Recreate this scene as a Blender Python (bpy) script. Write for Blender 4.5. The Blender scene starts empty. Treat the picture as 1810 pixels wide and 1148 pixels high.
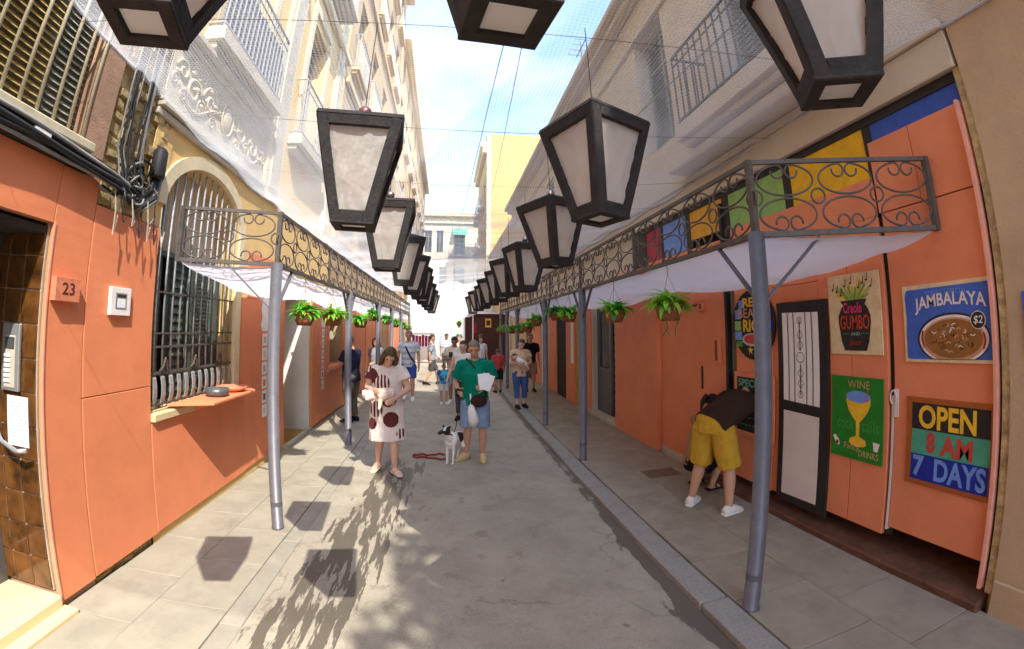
import bpy, bmesh, math, random
from mathutils import noise as mnoise
from mathutils import Vector, Matrix, Euler
random.seed(7)
C = bpy.context.scene.collection
SC = bpy.context.scene
R = math.radians
PI = math.pi
SL = -0.007                      # the lane falls gently away from the camera


def gz(y):
    return SL * y


# ------------------------------------------------------------------ camera
cam = bpy.data.cameras.new('camera')
camo = bpy.data.objects.new('camera', cam)
C.objects.link(camo)
SC.camera = camo
RM = [[0.992012, 0.125046, -0.016579], [-0.12612, 0.980877, -0.148235], [-0.002274, 0.149141, 0.988813]]
camo.matrix_world = Matrix(((RM[0][0], RM[0][2], -RM[0][1], 0), (RM[1][0], RM[1][2], -RM[1][1], 0),
                            (RM[2][0], RM[2][2], -RM[2][1], 1.85), (0, 0, 0, 1)))
cam.type = 'PANO'
ct = cam
try:
    cam.panorama_type = 'FISHEYE_LENS_POLYNOMIAL'
except Exception:
    ct = cam.cycles
    ct.panorama_type = 'FISHEYE_LENS_POLYNOMIAL'
cam.sensor_fit = 'HORIZONTAL'
cam.sensor_width = 36
cam.sensor_height = 36 * 649 / 1024
for i, k in enumerate((0, -0.06333441461530376, -1.1285268008385053e-05, 2.4476142886048636e-05, -3.3638095228489637e-07)):
    setattr(ct, 'fisheye_polynomial_k%d' % i, k)
ct.fisheye_fov = R(220)
cam.shift_x = 14.05 / 1810
cam.shift_y = -117.56 / 1148
cam.clip_end = 2000
cam.clip_start = 0.05

# ------------------------------------------------------------------ world, sun, exposure
w = bpy.data.worlds.new('World')
SC.world = w
w.use_nodes = True
nt = w.node_tree
bg = nt.nodes['Background']
sky = nt.nodes.new('ShaderNodeTexSky')
sky.sky_type = 'NISHITA'
sky.sun_disc = False
sky.sun_elevation = R(47.8)
sky.sun_rotation = R(158)
sky.air_density = 1.0
sky.dust_density = 1.0
sky.ozone_density = 1.5
tc = nt.nodes.new('ShaderNodeTexCoord')
mp = nt.nodes.new('ShaderNodeMapping')
mp.inputs['Scale'].default_value = (1, 1, 2.2)
nz = nt.nodes.new('ShaderNodeTexNoise')
nz.inputs['Scale'].default_value = 2.3
nz.inputs['Detail'].default_value = 7
nz.inputs['Roughness'].default_value = 0.58
rp = nt.nodes.new('ShaderNodeValToRGB')
rp.color_ramp.elements[0].position = 0.46
rp.color_ramp.elements[1].position = 0.85
mx = nt.nodes.new('ShaderNodeMixRGB')
mx.inputs['Color2'].default_value = (2.5, 2.8, 3.2, 1)
nt.links.new(tc.outputs['Generated'], mp.inputs['Vector'])
nt.links.new(mp.outputs['Vector'], nz.inputs['Vector'])
nt.links.new(nz.outputs['Fac'], rp.inputs['Fac'])
nt.links.new(rp.outputs['Color'], mx.inputs['Fac'])
nt.links.new(sky.outputs['Color'], mx.inputs['Color1'])
nt.links.new(mx.outputs['Color'], bg.inputs['Color'])
bg.inputs['Strength'].default_value = 0.15
sun = bpy.data.lights.new('sun', 'SUN')
sun.energy = 2.0
sun.angle = R(0.5)
sun.color = (1.0, 0.94, 0.83)
suno = bpy.data.objects.new('sun', sun)
C.objects.link(suno)
suno.rotation_euler = Vector((-0.34, 0.84, -1.0)).to_track_quat('-Z', 'Y').to_euler()
SC.view_settings.view_transform = 'Standard'
SC.view_settings.look = 'None'
SC.view_settings.exposure = 2.2
SC.view_settings.gamma = 1
SC.view_settings.use_curve_mapping = False
SC.render.engine = 'CYCLES'
SC.cycles.max_bounces = 9
SC.cycles.diffuse_bounces = 5
SC.cycles.transparent_max_bounces = 16
SC.cycles.caustics_reflective = False
SC.cycles.caustics_refractive = False
try:
    SC.cycles.use_denoising = True
except Exception:
    pass

# ------------------------------------------------------------------ materials


def mat(name, col, rough=0.75, var=0.12, scale=4.0, bump=0.15, bscale=90.0, metal=0.0, spec=0.35,
        dirt=None, coat=0.0, stretch=None):
    m = bpy.data.materials.new(name)
    m.use_nodes = True
    n = m.node_tree
    L = n.links.new
    p = n.nodes['Principled BSDF']
    p.inputs['Roughness'].default_value = rough
    p.inputs['Metallic'].default_value = metal
    p.inputs['Specular IOR Level'].default_value = spec
    if coat:
        p.inputs['Coat Weight'].default_value = coat
        p.inputs['Coat Roughness'].default_value = 0.15
    t = n.nodes.new('ShaderNodeTexCoord')
    oi = n.nodes.new('ShaderNodeObjectInfo')
    mu = n.nodes.new('ShaderNodeMath')
    mu.operation = 'MULTIPLY'
    mu.inputs[1].default_value = 53.0
    L(oi.outputs['Random'], mu.inputs[0])
    ad = n.nodes.new('ShaderNodeVectorMath')
    ad.operation = 'ADD'
    L(t.outputs['Object'], ad.inputs[0])
    L(mu.outputs[0], ad.inputs[1])
    vec = ad.outputs[0]
    if stretch:
        ms = n.nodes.new('ShaderNodeMapping')
        ms.inputs['Scale'].default_value = stretch
        L(vec, ms.inputs['Vector'])
        vec = ms.outputs[0]
    n1 = n.nodes.new('ShaderNodeTexNoise')
    n1.inputs['Scale'].default_value = scale
    n1.inputs['Detail'].default_value = 6
    n1.inputs['Roughness'].default_value = 0.62
    L(vec, n1.inputs['Vector'])
    rr = n.nodes.new('ShaderNodeMapRange')
    rr.inputs[1].default_value = 0.3
    rr.inputs[2].default_value = 0.7
    L(n1.outputs['Fac'], rr.inputs[0])
    a = n.nodes.new('ShaderNodeMixRGB')
    a.inputs['Color1'].default_value = tuple(c * (1 - var) for c in col) + (1,)
    a.inputs['Color2'].default_value = tuple(min(1, c * (1 + var)) for c in col) + (1,)
    L(rr.outputs[0], a.inputs['Fac'])
    out = a.outputs['Color']
    if dirt:
        dc, amt, ds = dirt
        n3 = n.nodes.new('ShaderNodeTexNoise')
        n3.inputs['Scale'].default_value = ds
        n3.inputs['Detail'].default_value = 8
        n3.inputs['Roughness'].default_value = 0.7
        L(vec, n3.inputs['Vector'])
        r3 = n.nodes.new('ShaderNodeMapRange')
        r3.inputs[1].default_value = 0.5
        r3.inputs[2].default_value = 0.78
        r3.inputs[4].default_value = amt
        L(n3.outputs['Fac'], r3.inputs[0])
        b = n.nodes.new('ShaderNodeMixRGB')
        b.inputs['Color2'].default_value = dc + (1,)
        L(out, b.inputs['Color1'])
        L(r3.outputs[0], b.inputs['Fac'])
        out = b.outputs['Color']
    L(out, p.inputs['Base Color'])
    if bump:
        n2 = n.nodes.new('ShaderNodeTexNoise')
        n2.inputs['Scale'].default_value = bscale
        n2.inputs['Detail'].default_value = 4
        L(vec, n2.inputs['Vector'])
        bp = n.nodes.new('ShaderNodeBump')
        bp.inputs['Strength'].default_value = bump
        bp.inputs['Distance'].default_value = 0.01
        L(n2.outputs['Fac'], bp.inputs['Height'])
        L(bp.outputs['Normal'], p.inputs['Normal'])
    return m


def sheer(name, col, diff=0.45, trans=0.5, wrinkle=0.4, wscale=9, var=0.08):
    """thin cloth or paper that lets light through"""
    m = mat(name, col, 0.8, var, wscale, wrinkle, wscale * 2.2, spec=0.1)
    n = m.node_tree
    p = n.nodes['Principled BSDF']
    tr = n.nodes.new('ShaderNodeBsdfTranslucent')
    tr.inputs['Color'].default_value = col + (1,)
    mxs = n.nodes.new('ShaderNodeMixShader')
    mxs.inputs[0].default_value = trans
    n.links.new(p.outputs[0], mxs.inputs[1])
    n.links.new(tr.outputs[0], mxs.inputs[2])
    n.links.new(mxs.outputs[0], n.nodes['Material Output'].inputs['Surface'])
    return m


M = {}
M['orange'] = mat('orange_paint', (0.74, 0.245, 0.115), 0.6, 0.07, 2.5, 0.12, 40, dirt=((0.52, 0.155, 0.07), 0.4, 2.6))
M['orange_edge'] = mat('orange_trim', (0.80, 0.36, 0.25), 0.6, 0.1, 8)
M['seam'] = mat('board_seam', (0.25, 0.06, 0.025), 0.9, 0.2)
M['yellow_wall'] = mat('yellow_stucco', (0.72, 0.50, 0.215), 0.9, 0.1, 1.5, 0.25, 60, dirt=((0.52, 0.38, 0.2), 0.35, 2))
M['cream'] = mat('cream_stone', (0.68, 0.59, 0.40), 0.9, 0.12, 3, 0.25, 50, dirt=((0.42, 0.35, 0.24), 0.3, 4))
M['frieze'] = mat('worn_frieze_plaster', (0.50, 0.44, 0.33), 0.9, 0.15, 5, 0.3, 60, dirt=((0.32, 0.27, 0.19), 0.4, 6))
M['greystone'] = mat('grey_stone_trim', (0.50, 0.46, 0.38), 0.9, 0.15, 5, 0.3, 60)
M['brown_wall'] = mat('brown_stucco', (0.40, 0.25, 0.17), 0.9, 0.15, 3, 0.35, 60, dirt=((0.2, 0.12, 0.08), 0.4, 5))
M['rubble'] = mat('rubble_stone', (0.46, 0.36, 0.18), 0.95, 0.45, 14, 1.0, 26, dirt=((0.10, 0.07, 0.04), 0.7, 11))
M['beige'] = mat('beige_stucco', (0.56, 0.48, 0.37), 0.9, 0.08, 1.2, 0.25, 70, dirt=((0.40, 0.33, 0.25), 0.3, 2))
M['pillar'] = mat('tan_stucco', (0.50, 0.36, 0.22), 0.9, 0.1, 2, 0.4, 60, dirt=((0.3, 0.2, 0.12), 0.35, 3))
M['pink_wall'] = mat('pinkish_stucco', (0.44, 0.31, 0.175), 0.9, 0.12, 2, 0.3, 50, dirt=((0.33, 0.2, 0.13), 0.4, 3))
M['tan_wall'] = mat('tan_plaster', (0.52, 0.38, 0.22), 0.9, 0.12, 2, 0.3, 50, dirt=((0.42, 0.31, 0.2), 0.4, 3))
M['far_yellow'] = mat('far_yellow_wall', (0.56, 0.38, 0.135), 0.9, 0.07, 0.8, 0.15, 30)
M['far_cream'] = mat('far_cream_wall', (0.74, 0.68, 0.55), 0.9, 0.08, 1.2, 0.15, 30)
M['iron'] = mat('grey_iron', (0.105, 0.092, 0.084), 0.55, 0.25, 20, 0.25, 120, metal=0.2, dirt=((0.17, 0.085, 0.04), 0.4, 22))
M['iron_light'] = mat('galvanised_iron', (0.36, 0.37, 0.38), 0.5, 0.2, 15, 0.2, 90, metal=0.4)
M['pole'] = mat('grey_pole_paint', (0.125, 0.122, 0.138), 0.42, 0.1, 14, 0.1, 120, metal=0.25, dirt=((0.24, 0.22, 0.20), 0.35, 12))
M['black'] = mat('black_foam', (0.030, 0.027, 0.028), 0.85, 0.35, 18, 0.4, 70)
M['black_paint'] = mat('black_paint', (0.022, 0.017, 0.016), 0.55, 0.3, 8, 0.15, 40)
M['paper'] = sheer('lantern_paper', (0.92, 0.88, 0.84), wrinkle=1.0, wscale=7, trans=.65, var=.10)
M['cloth'] = sheer('white_awning_cloth', (0.90, 0.88, 0.97), wrinkle=0.5, wscale=3, trans=.52)
M['tarp'] = sheer('white_tarp', (0.72, 0.74, 0.80), wrinkle=0.2, wscale=1.2, trans=0.5)
M['white'] = mat('white_paint', (0.80, 0.78, 0.76), 0.6, 0.05, 6, 0.1, 50)
M['offwhite'] = mat('offwhite_board', (0.70, 0.62, 0.57), 0.7, 0.06, 4, 0.15, 40)
M['paperwhite'] = mat('white_paper', (0.80, 0.82, 0.86), 0.8, 0.04, 8, 0.05)
M['glass_dark'] = mat('dark_window_glass', (0.03, 0.035, 0.04), 0.08, 0.3, 3, 0, spec=0.6)
M['interior'] = mat('dark_interior', (0.035, 0.03, 0.028), 0.9, 0.3)
M['shutter_green'] = mat('grey_green_shutter', (0.085, 0.12, 0.105), 0.6, 0.25, 10, 0.2, 60)
M['shutter_grey'] = mat('grey_shutter', (0.30, 0.31, 0.26), 0.7, 0.2, 10, 0.2, 60)
M['screen_cloth'] = mat('blue_grey_screen', (0.20, 0.21, 0.25), 0.8, 0.2, 6)
M['gold'] = mat('ochre_blind', (0.42, 0.30, 0.10), 0.6, 0.25, 12, 0.2, 60)
M['goldbar'] = mat('pale_ochre_bar', (0.52, 0.47, 0.33), 0.6, 0.15, 12)
M['tile'] = mat('brown_glazed_tile', (0.105, 0.042, 0.011), 0.14, 0.6, 7, 0.05, 30, spec=0.6, coat=0.3)
M['grout'] = mat('grey_grout', (0.40, 0.34, 0.26), 0.9, 0.15)
M['door_grey'] = mat('grey_metal_door', (0.12, 0.125, 0.13), 0.4, 0.15, 8, metal=0.4)
M['alu'] = mat('aluminium', (0.55, 0.56, 0.57), 0.35, 0.1, 15, 0.05, metal=0.7)
M['rubber'] = mat('black_cable', (0.018, 0.018, 0.02), 0.6, 0.3)
M['cable_grey'] = mat('grey_cable', (0.22, 0.22, 0.22), 0.6, 0.3)
M['slab'] = mat('grey_paving_slab', (0.315, 0.28, 0.215), 0.85, 0.14, 3, 0.35, 110, dirt=((0.15, 0.135, 0.115), 0.55, 4))
M['slab_left'] = mat('pale_paving_slab', (0.32, 0.29, 0.225), 0.85, 0.14, 3, 0.35, 110, dirt=((0.19, 0.165, 0.125), 0.55, 4))
M['kerb'] = mat('granite_kerb', (0.30, 0.285, 0.255), 0.8, 0.16, 45, 0.3, 120, dirt=((0.15, 0.14, 0.13), 0.5, 4))
M['joint'] = mat('dark_joint_dirt', (0.19, 0.17, 0.135), 0.95, 0.3, 8)
M['sill_yellow'] = mat('cream_doorstep', (0.66, 0.52, 0.30), 0.8, 0.1, 3, 0.2, 60)
M['step'] = mat('red_brown_step', (0.125, 0.055, 0.032), 0.6, 0.35, 9, 0.4, 40, dirt=((0.04, 0.025, 0.018), 0.6, 6))
M['rust'] = mat('rusty_plate', (0.19, 0.13, 0.09), 0.75, .3, 12, .4, 60)
M['terracotta'] = mat('terracotta_basket', (0.24, 0.085, 0.04), 0.8, 0.35, 30, 0.8, 45)
M['leaf'] = mat('bright_green_leaf', (0.22, 0.66, 0.06), 0.42, 0.35, 30, 0.1, spec=0.4)
M['leaf2'] = mat('deep_green_leaf', (0.07, 0.33, 0.06), 0.45, 0.35, 30, 0.1, spec=0.4)
M['leaf3'] = mat('yellow_green_leaf', (0.34, 0.50, 0.05), 0.45, 0.3, 30, 0.1, spec=0.4)
for nm in ('leaf', 'leaf2', 'leaf3'):
    q = M[nm].node_tree
    pb = q.nodes['Principled BSDF']
    tr_ = q.nodes.new('ShaderNodeBsdfTranslucent')
    q.links.new(pb.inputs['Base Color'].links[0].from_socket, tr_.inputs['Color'])
    ms_ = q.nodes.new('ShaderNodeMixShader')
    ms_.inputs[0].default_value = .45
    q.links.new(pb.outputs[0], ms_.inputs[1])
    q.links.new(tr_.outputs[0], ms_.inputs[2])
    q.links.new(ms_.outputs[0], q.nodes['Material Output'].inputs['Surface'])
M['string'] = mat('pale_string', (0.35, 0.31, 0.25), 0.9, 0.1)
M['chrome'] = mat('silver_ball', (0.42, 0.36, 0.34), 0.2, 0.1, metal=0.9)
M['redball'] = mat('silver_and_red_ball', (0.30, 0.12, 0.12), 0.22, 0.4, 12, 0.0, metal=0.7)
for nm, c in dict(blue=(0.035, 0.09, 0.42), yellow=(0.78, 0.44, 0.012), lgreen=(0.27, 0.47, 0.13), amber=(0.70, 0.35, 0.02),
                  crimson=(0.42, 0.012, 0.045), signblue=(0.055, 0.13, 0.50), signgreen=(0.012, 0.20, 0.012),
                  teal=(0.07, 0.35, 0.22), navy=(0.010, 0.025, 0.30), red=(0.52, 0.06, 0.045), skyblue=(0.16, 0.30, 0.72),
                  woodframe=(0.36, 0.10, 0.015), cream_paint=(0.72, 0.57, 0.33), gumbored=(0.50, 0.05, 0.015),
                  pink=(0.62, 0.03, 0.14), letter_yellow=(0.82, 0.50, 0.03), whitish=(0.78, 0.70, 0.66), soup=(0.30, 0.125, 0.03),
                  soup_dark=(0.15, 0.055, 0.012), shell=(0.55, 0.30, 0.16), chalk=(0.012, 0.012, 0.012), chalkgreen=(0.15, 0.55, 0.35),
                  awning_green=(0.16, 0.55, 0.42), magenta=(0.35, 0.02, 0.10), maroon=(0.06, 0.012, 0.010), plaque=(0.66, 0.22, 0.12),
                  ink=(0.10, 0.025, 0.02), dimgreen=(0.05, 0.32, 0.05), dimteal=(0.25, 0.45, 0.34), redbrown=(0.33, 0.015, 0.012)).items():
    M[nm] = mat('paint_' + nm, c, 0.55, 0.16, 9, 0.25, 40, dirt=(tuple(min(1, v * .6 + .02) for v in c), 0.35, 13))

# the shade net: fine threads, so it closes up when one looks along it
mn = bpy.data.materials.new('shade_net_mesh')
mn.use_nodes = True
n = mn.node_tree
n.nodes.remove(n.nodes['Principled BSDF'])
geo = n.nodes.new('ShaderNodeNewGeometry')
dt = n.nodes.new('ShaderNodeVectorMath'); dt.operation = 'DOT_PRODUCT'
n.links.new(geo.outputs['Normal'], dt.inputs[0]); n.links.new(geo.outputs['Incoming'], dt.inputs[1])
ab = n.nodes.new('ShaderNodeMath'); ab.operation = 'ABSOLUTE'; n.links.new(dt.outputs['Value'], ab.inputs[0])
mxm = n.nodes.new('ShaderNodeMath'); mxm.operation = 'MAXIMUM'; mxm.inputs[1].default_value = 0.03; n.links.new(ab.outputs[0], mxm.inputs[0])
inv = n.nodes.new('ShaderNodeMath'); inv.operation = 'DIVIDE'; inv.inputs[0].default_value = 1.0; n.links.new(mxm.outputs[0], inv.inputs[1])
tco = n.nodes.new('ShaderNodeTexCoord')
wv1 = n.nodes.new('ShaderNodeTexWave'); wv1.bands_direction = 'X'; wv1.inputs['Scale'].default_value = 11; wv1.inputs['Distortion'].default_value = 0.35
wv2 = n.nodes.new('ShaderNodeTexWave'); wv2.bands_direction = 'Y'; wv2.inputs['Scale'].default_value = 13; wv2.inputs['Distortion'].default_value = 0.6
nzn = n.nodes.new('ShaderNodeTexNoise'); nzn.inputs['Scale'].default_value = 1.4; nzn.inputs['Detail'].default_value = 5
for q in (wv1, wv2, nzn):
    n.links.new(tco.outputs['Object'], q.inputs['Vector'])
s1 = n.nodes.new('ShaderNodeMath'); s1.operation = 'ADD'; n.links.new(wv1.outputs['Fac'], s1.inputs[0]); n.links.new(wv2.outputs['Fac'], s1.inputs[1])
s2 = n.nodes.new('ShaderNodeMath'); s2.operation = 'ADD'; n.links.new(s1.outputs[0], s2.inputs[0]); n.links.new(nzn.outputs['Fac'], s2.inputs[1])
rg = n.nodes.new('ShaderNodeMapRange'); rg.inputs[1].default_value = 0.6; rg.inputs[2].default_value = 2.2
rg.inputs[3].default_value = 0.975; rg.inputs[4].default_value = 0.76
n.links.new(s2.outputs[0], rg.inputs[0])
pw = n.nodes.new('ShaderNodeMath'); pw.operation = 'POWER'; n.links.new(rg.outputs[0], pw.inputs[0]); n.links.new(inv.outputs[0], pw.inputs[1])
tp = n.nodes.new('ShaderNodeBsdfTransparent')
df = n.nodes.new('ShaderNodeBsdfDiffuse'); df.inputs['Color'].default_value = (0.62, 0.64, 0.68, 1)
tl = n.nodes.new('ShaderNodeBsdfTranslucent'); tl.inputs['Color'].default_value = (0.62, 0.64, 0.68, 1)
dm = n.nodes.new('ShaderNodeMixShader'); n.links.new(df.outputs[0], dm.inputs[1]); n.links.new(tl.outputs[0], dm.inputs[2])
fm = n.nodes.new('ShaderNodeMixShader')
n.links.new(pw.outputs[0], fm.inputs[0]); n.links.new(dm.outputs[0], fm.inputs[1]); n.links.new(tp.outputs[0], fm.inputs[2])
n.links.new(fm.outputs[0], n.nodes['Material Output'].inputs['Surface'])
M['net'] = mn
md = mn.copy()
md.name = 'shade_net_border'
for q in md.node_tree.nodes:
    if q.bl_idname == 'ShaderNodeMapRange':
        q.inputs[3].default_value = .94
        q.inputs[4].default_value = .74
M['net_dense'] = md


def road_material():
    m = mat('worn_concrete_road', (0.35, 0.315, 0.245), 0.8, 0.15, 1.6, 0.5, 130, dirt=((0.19, 0.165, 0.13), 0.6, 4.2))
    n = m.node_tree
    L = n.links.new
    p = n.nodes['Principled BSDF']
    base = p.inputs['Base Color'].links[0].from_socket
    t = n.nodes.new('ShaderNodeTexCoord')
    sp = n.nodes.new('ShaderNodeSeparateXYZ')
    L(t.outputs['Object'], sp.inputs[0])

    def ma(op, a, b=None, c=None):
        q = n.nodes.new('ShaderNodeMath')
        q.operation = op
        for i, v in enumerate((a, b, c)):
            if v is None:
                continue
            if isinstance(v, (int, float)):
                q.inputs[i].default_value = v
            else:
                L(v, q.inputs[i])
        return q.outputs[0]

    def ss(v, a, b, lo=0.0, hi=1.0):
        q = n.nodes.new('ShaderNodeMapRange')
        q.interpolation_type = 'SMOOTHSTEP'
        L(v, q.inputs[0])
        q.inputs[1].default_value = a
        q.inputs[2].default_value = b
        q.inputs[3].default_value = lo
        q.inputs[4].default_value = hi
        return q.outputs[0]

    def noise(scale, st=(1, 1, 1), det=6):
        mpn = n.nodes.new('ShaderNodeMapping')
        mpn.inputs['Scale'].default_value = st
        L(t.outputs['Object'], mpn.inputs[0])
        q = n.nodes.new('ShaderNodeTexNoise')
        q.inputs['Scale'].default_value = scale
        q.inputs['Detail'].default_value = det
        q.inputs['Roughness'].default_value = 0.6
        L(mpn.outputs[0], q.inputs[0])
        return q.outputs['Fac']
    X, Y = sp.outputs[0], sp.outputs[1]
    # water that ran along the left side of the road
    xc = ma('MULTIPLY_ADD', Y, 0.10, -1.22)
    dx = ma('ABSOLUTE', ma('SUBTRACT', X, ma('ADD', xc, 0.05)))
    band = ss(dx, 0.20, 0.44, 1, 0)
    yy = ma('MULTIPLY', ss(Y, 0.6, 1.6), ss(Y, 5.6, 7.6, 1, 0))
    streak = noise(7.0, (2.3, 0.26, 1), 11)
    v = ma('ADD', ma('MULTIPLY', ma('MULTIPLY', band, yy), 0.31), streak)
    st1 = ss(v, 0.765, 0.79)
    # wet line in the right gutter
    g0 = ss(X, 1.46, 1.54)
    g1 = ma('MULTIPLY', ss(X, 1.28, 1.52), ma('MULTIPLY', ss(Y, 1.4, 2.6), ss(Y, 3.6, 4.6, 1, 0)))
    v2 = ma('ADD', ma('ADD', ma('MULTIPLY', g0, 0.36), ma('MULTIPLY', g1, 0.30)), noise(7.0, (1, 0.5, 1)))
    st2 = ss(v2, 0.78, 0.84)
    # gum and oil spots
    vo = n.nodes.new('ShaderNodeTexVoronoi')
    vo.inputs['Scale'].default_value = 4.2
    L(t.outputs['Object'], vo.inputs[0])
    spots = ma('MULTIPLY', ss(ma('ADD', vo.outputs['Distance'], ma('MULTIPLY', noise(16.0), 0.12)), 0.10, 0.17, 1, 0), ss(noise(1.7), 0.46, 0.56))
    blot = ss(noise(4.1, (1, 0.7, 1), 9), 0.60, 0.66)
    dark = ma('MAXIMUM', ma('MULTIPLY', st1, 0.85), ma('MULTIPLY', st2, 0.8))
    dark = ma('MAXIMUM', dark, ma('MULTIPLY', spots, 0.6))
    dark = ma('MAXIMUM', dark, ma('MULTIPLY', blot, 0.28))
    grit = ss(noise(95.0, (1, 1, 1), 2), 0.35, 0.65, 0.90, 1.08)
    gm = n.nodes.new('ShaderNodeVectorMath')
    gm.operation = 'SCALE'
    L(base, gm.inputs[0])
    L(grit, gm.inputs['Scale'])
    base = gm.outputs[0]
    cv = n.nodes.new('ShaderNodeTexVoronoi')
    cv.feature = 'DISTANCE_TO_EDGE'
    cv.inputs['Scale'].default_value = 0.55
    wj = n.nodes.new('ShaderNodeTexNoise')
    wj.inputs['Scale'].default_value = 3.0
    wj.inputs['Detail'].default_value = 8
    L(t.outputs['Object'], wj.inputs[0])
    wa = n.nodes.new('ShaderNodeVectorMath')
    wa.operation = 'MULTIPLY_ADD'
    L(wj.outputs['Color'], wa.inputs[0])
    wa.inputs[1].default_value = (.55, .55, 0)
    L(t.outputs['Object'], wa.inputs[2])
    L(wa.outputs[0], cv.inputs[0])
    crack = ma('MULTIPLY', ss(cv.outputs['Distance'], 0.002, 0.007, 1, 0), ss(noise(0.9), 0.45, 0.55))
    dark = ma('MAXIMUM', dark, ma('MULTIPLY', crack, 0.30))
    b = n.nodes.new('ShaderNodeMixRGB')
    b.inputs['Color2'].default_value = (0.080, 0.066, 0.048, 1)
    L(base, b.inputs['Color1'])
    L(dark, b.inputs['Fac'])
    L(b.outputs[0], p.inputs['Base Color'])
    L(ss(dark, 0.2, 0.8, 0.8, 0.45), p.inputs['Roughness'])
    return m


M['road'] = road_material()
M['kerb_left'] = mat('pale_concrete_kerb', (0.31, 0.285, 0.23), 0.85, 0.14, 4, 0.35, 110, dirt=((0.17, 0.155, 0.13), 0.55, 3))

# ------------------------------------------------------------------ mesh helpers
ORG = {}


class MB:
    def __init__(self):
        self.v, self.f, self.mi = [], [], []

    def add(self, vs, fs, mi=0):
        k = len(self.v)
        self.v += [tuple(q) for q in vs]
        self.f += [tuple(i + k for i in f) for f in fs]
        self.mi += [mi] * len(fs)
        return self

    def box(self, x0, x1, y0, y1, z0, z1, mi=0):
        vs = [(x, y, z) for x in (x0, x1) for y in (y0, y1) for z in (z0, z1)]
        return self.add(vs, [(0, 1, 3, 2), (4, 6, 7, 5), (0, 4, 5, 1), (2, 3, 7, 6), (0, 2, 6, 4), (1, 5, 7, 3)], mi)

    def hexa(self, b, t, mi=0):
        """b, t: four corners each, same winding"""
        return self.add(list(b) + list(t), [(3, 2, 1, 0), (4, 5, 6, 7), (0, 1, 5, 4), (1, 2, 6, 5), (2, 3, 7, 6), (3, 0, 4, 7)], mi)

    def bar(self, p, q, w, h=None, up=(0, 0, 1), mi=0):
        h = h or w
        p, q = Vector(p), Vector(q)
        d = (q - p).normalized()
        u = Vector(up)
        if abs(d.dot(u)) > 0.98:
            u = Vector((1, 0, 0))
        s = d.cross(u).normalized()
        u = s.cross(d)
        o = [s * a * w / 2 + u * b * h / 2 for a, b in ((-1, -1), (1, -1), (1, 1), (-1, 1))]
        return self.hexa([p + i for i in o], [q + i for i in o], mi)

    def tube(self, pts, r, seg=6, ry=None, side=None, cap=True, closed=False, mi=0):
        pts = [Vector(p) for p in pts]
        N = len(pts)
        rs = list(r) if hasattr(r, '__len__') else [r] * N
        rys = (list(ry) if hasattr(ry, '__len__') else [ry] * N) if ry is not None else rs
        vs, fs = [], []
        pu = Vector(side) if side is not None else None
        for i in range(N):
            if closed:
                d = pts[(i + 1) % N] - pts[i - 1]
            else:
                d = pts[min(i + 1, N - 1)] - pts[max(i - 1, 0)]
            if d.length < 1e-9:
                d = Vector((0, 0, 1))
            d.normalize()
            if pu is None:
                a = Vector((0, 0, 1)) if abs(d.z) < 0.9 else Vector((1, 0, 0))
                pu = a.cross(d)
            base = Vector(side) if side is not None else pu
            u = base - d * base.dot(d)
            if u.length < 1e-6:
                u = d.orthogonal()
            u.normalize()
            pu = u
            v = d.cross(u)
            for k in range(seg):
                t = 2 * PI * k / seg
                vs.append(pts[i] + u * math.cos(t) * rs[i] + v * math.sin(t) * rys[i])
        for i in range(N if closed else N - 1):
            j = (i + 1) % N
            for k in range(seg):
                l = (k + 1) % seg
                fs.append((i * seg + k, i * seg + l, j * seg + l, j * seg + k))
        if cap and not closed:
            fs.append(tuple(reversed(range(seg))))
            fs.append(tuple((N - 1) * seg + k for k in range(seg)))
        return self.add(vs, fs, mi)

    def ell(self, c, rx, ry, rz, u=12, v=8, rot=None, mi=0, keep=None):
        c = Vector(c)
        vs, fs = [], []
        for i in range(v + 1):
            ph = PI * i / v
            for k in range(u):
                t = 2 * PI * k / u
                p = Vector((rx * math.sin(ph) * math.cos(t), ry * math.sin(ph) * math.sin(t), rz * math.cos(ph)))
                if rot is not None:
                    p = rot @ p
                vs.append(c + p)
        for i in range(v):
            for k in range(u):
                l = (k + 1) % u
                if keep is not None:
                    ph = PI * (i + 0.5) / v
                    t = 2 * PI * (k + 0.5) / u
                    if not keep(math.sin(ph) * math.cos(t), math.sin(ph) * math.sin(t), math.cos(ph)):
                        continue
                fs.append((i * u + k, (i + 1) * u + k, (i + 1) * u + l, i * u + l))
        return self.add(vs, fs, mi)

    def lathe(self, prof, c=(0, 0, 0), seg=16, mi=0):
        vs, fs = [], []
        for r, z in prof:
            for k in range(seg):
                t = 2 * PI * k / seg
                vs.append((c[0] + r * math.cos(t), c[1] + r * math.sin(t), c[2] + z))
        for i in range(len(prof) - 1):
            for k in range(seg):
                l = (k + 1) % seg
                fs.append((i * seg + k, i * seg + l, (i + 1) * seg + l, (i + 1) * seg + k))
        return self.add(vs, fs, mi)

    def poly(self, pts, to3, d0, d1, mi=0):
        """flat outline in (u, v) raised from d0 to d1"""
        k = len(pts)
        vs = [to3(u, v, d0) for u, v in pts] + [to3(u, v, d1) for u, v in pts]
        fs = [tuple(range(k, 2 * k)), tuple(reversed(range(k)))]
        fs += [(i, (i + 1) % k, k + (i + 1) % k, k + i) for i in range(k)]
        return self.add(vs, fs, mi)

    def rect(self, u0, u1, v0, v1, to3, d0, d1, mi=0):
        return self.poly([(u0, v0), (u1, v0), (u1, v1), (u0, v1)], to3, d0, d1, mi)

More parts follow.
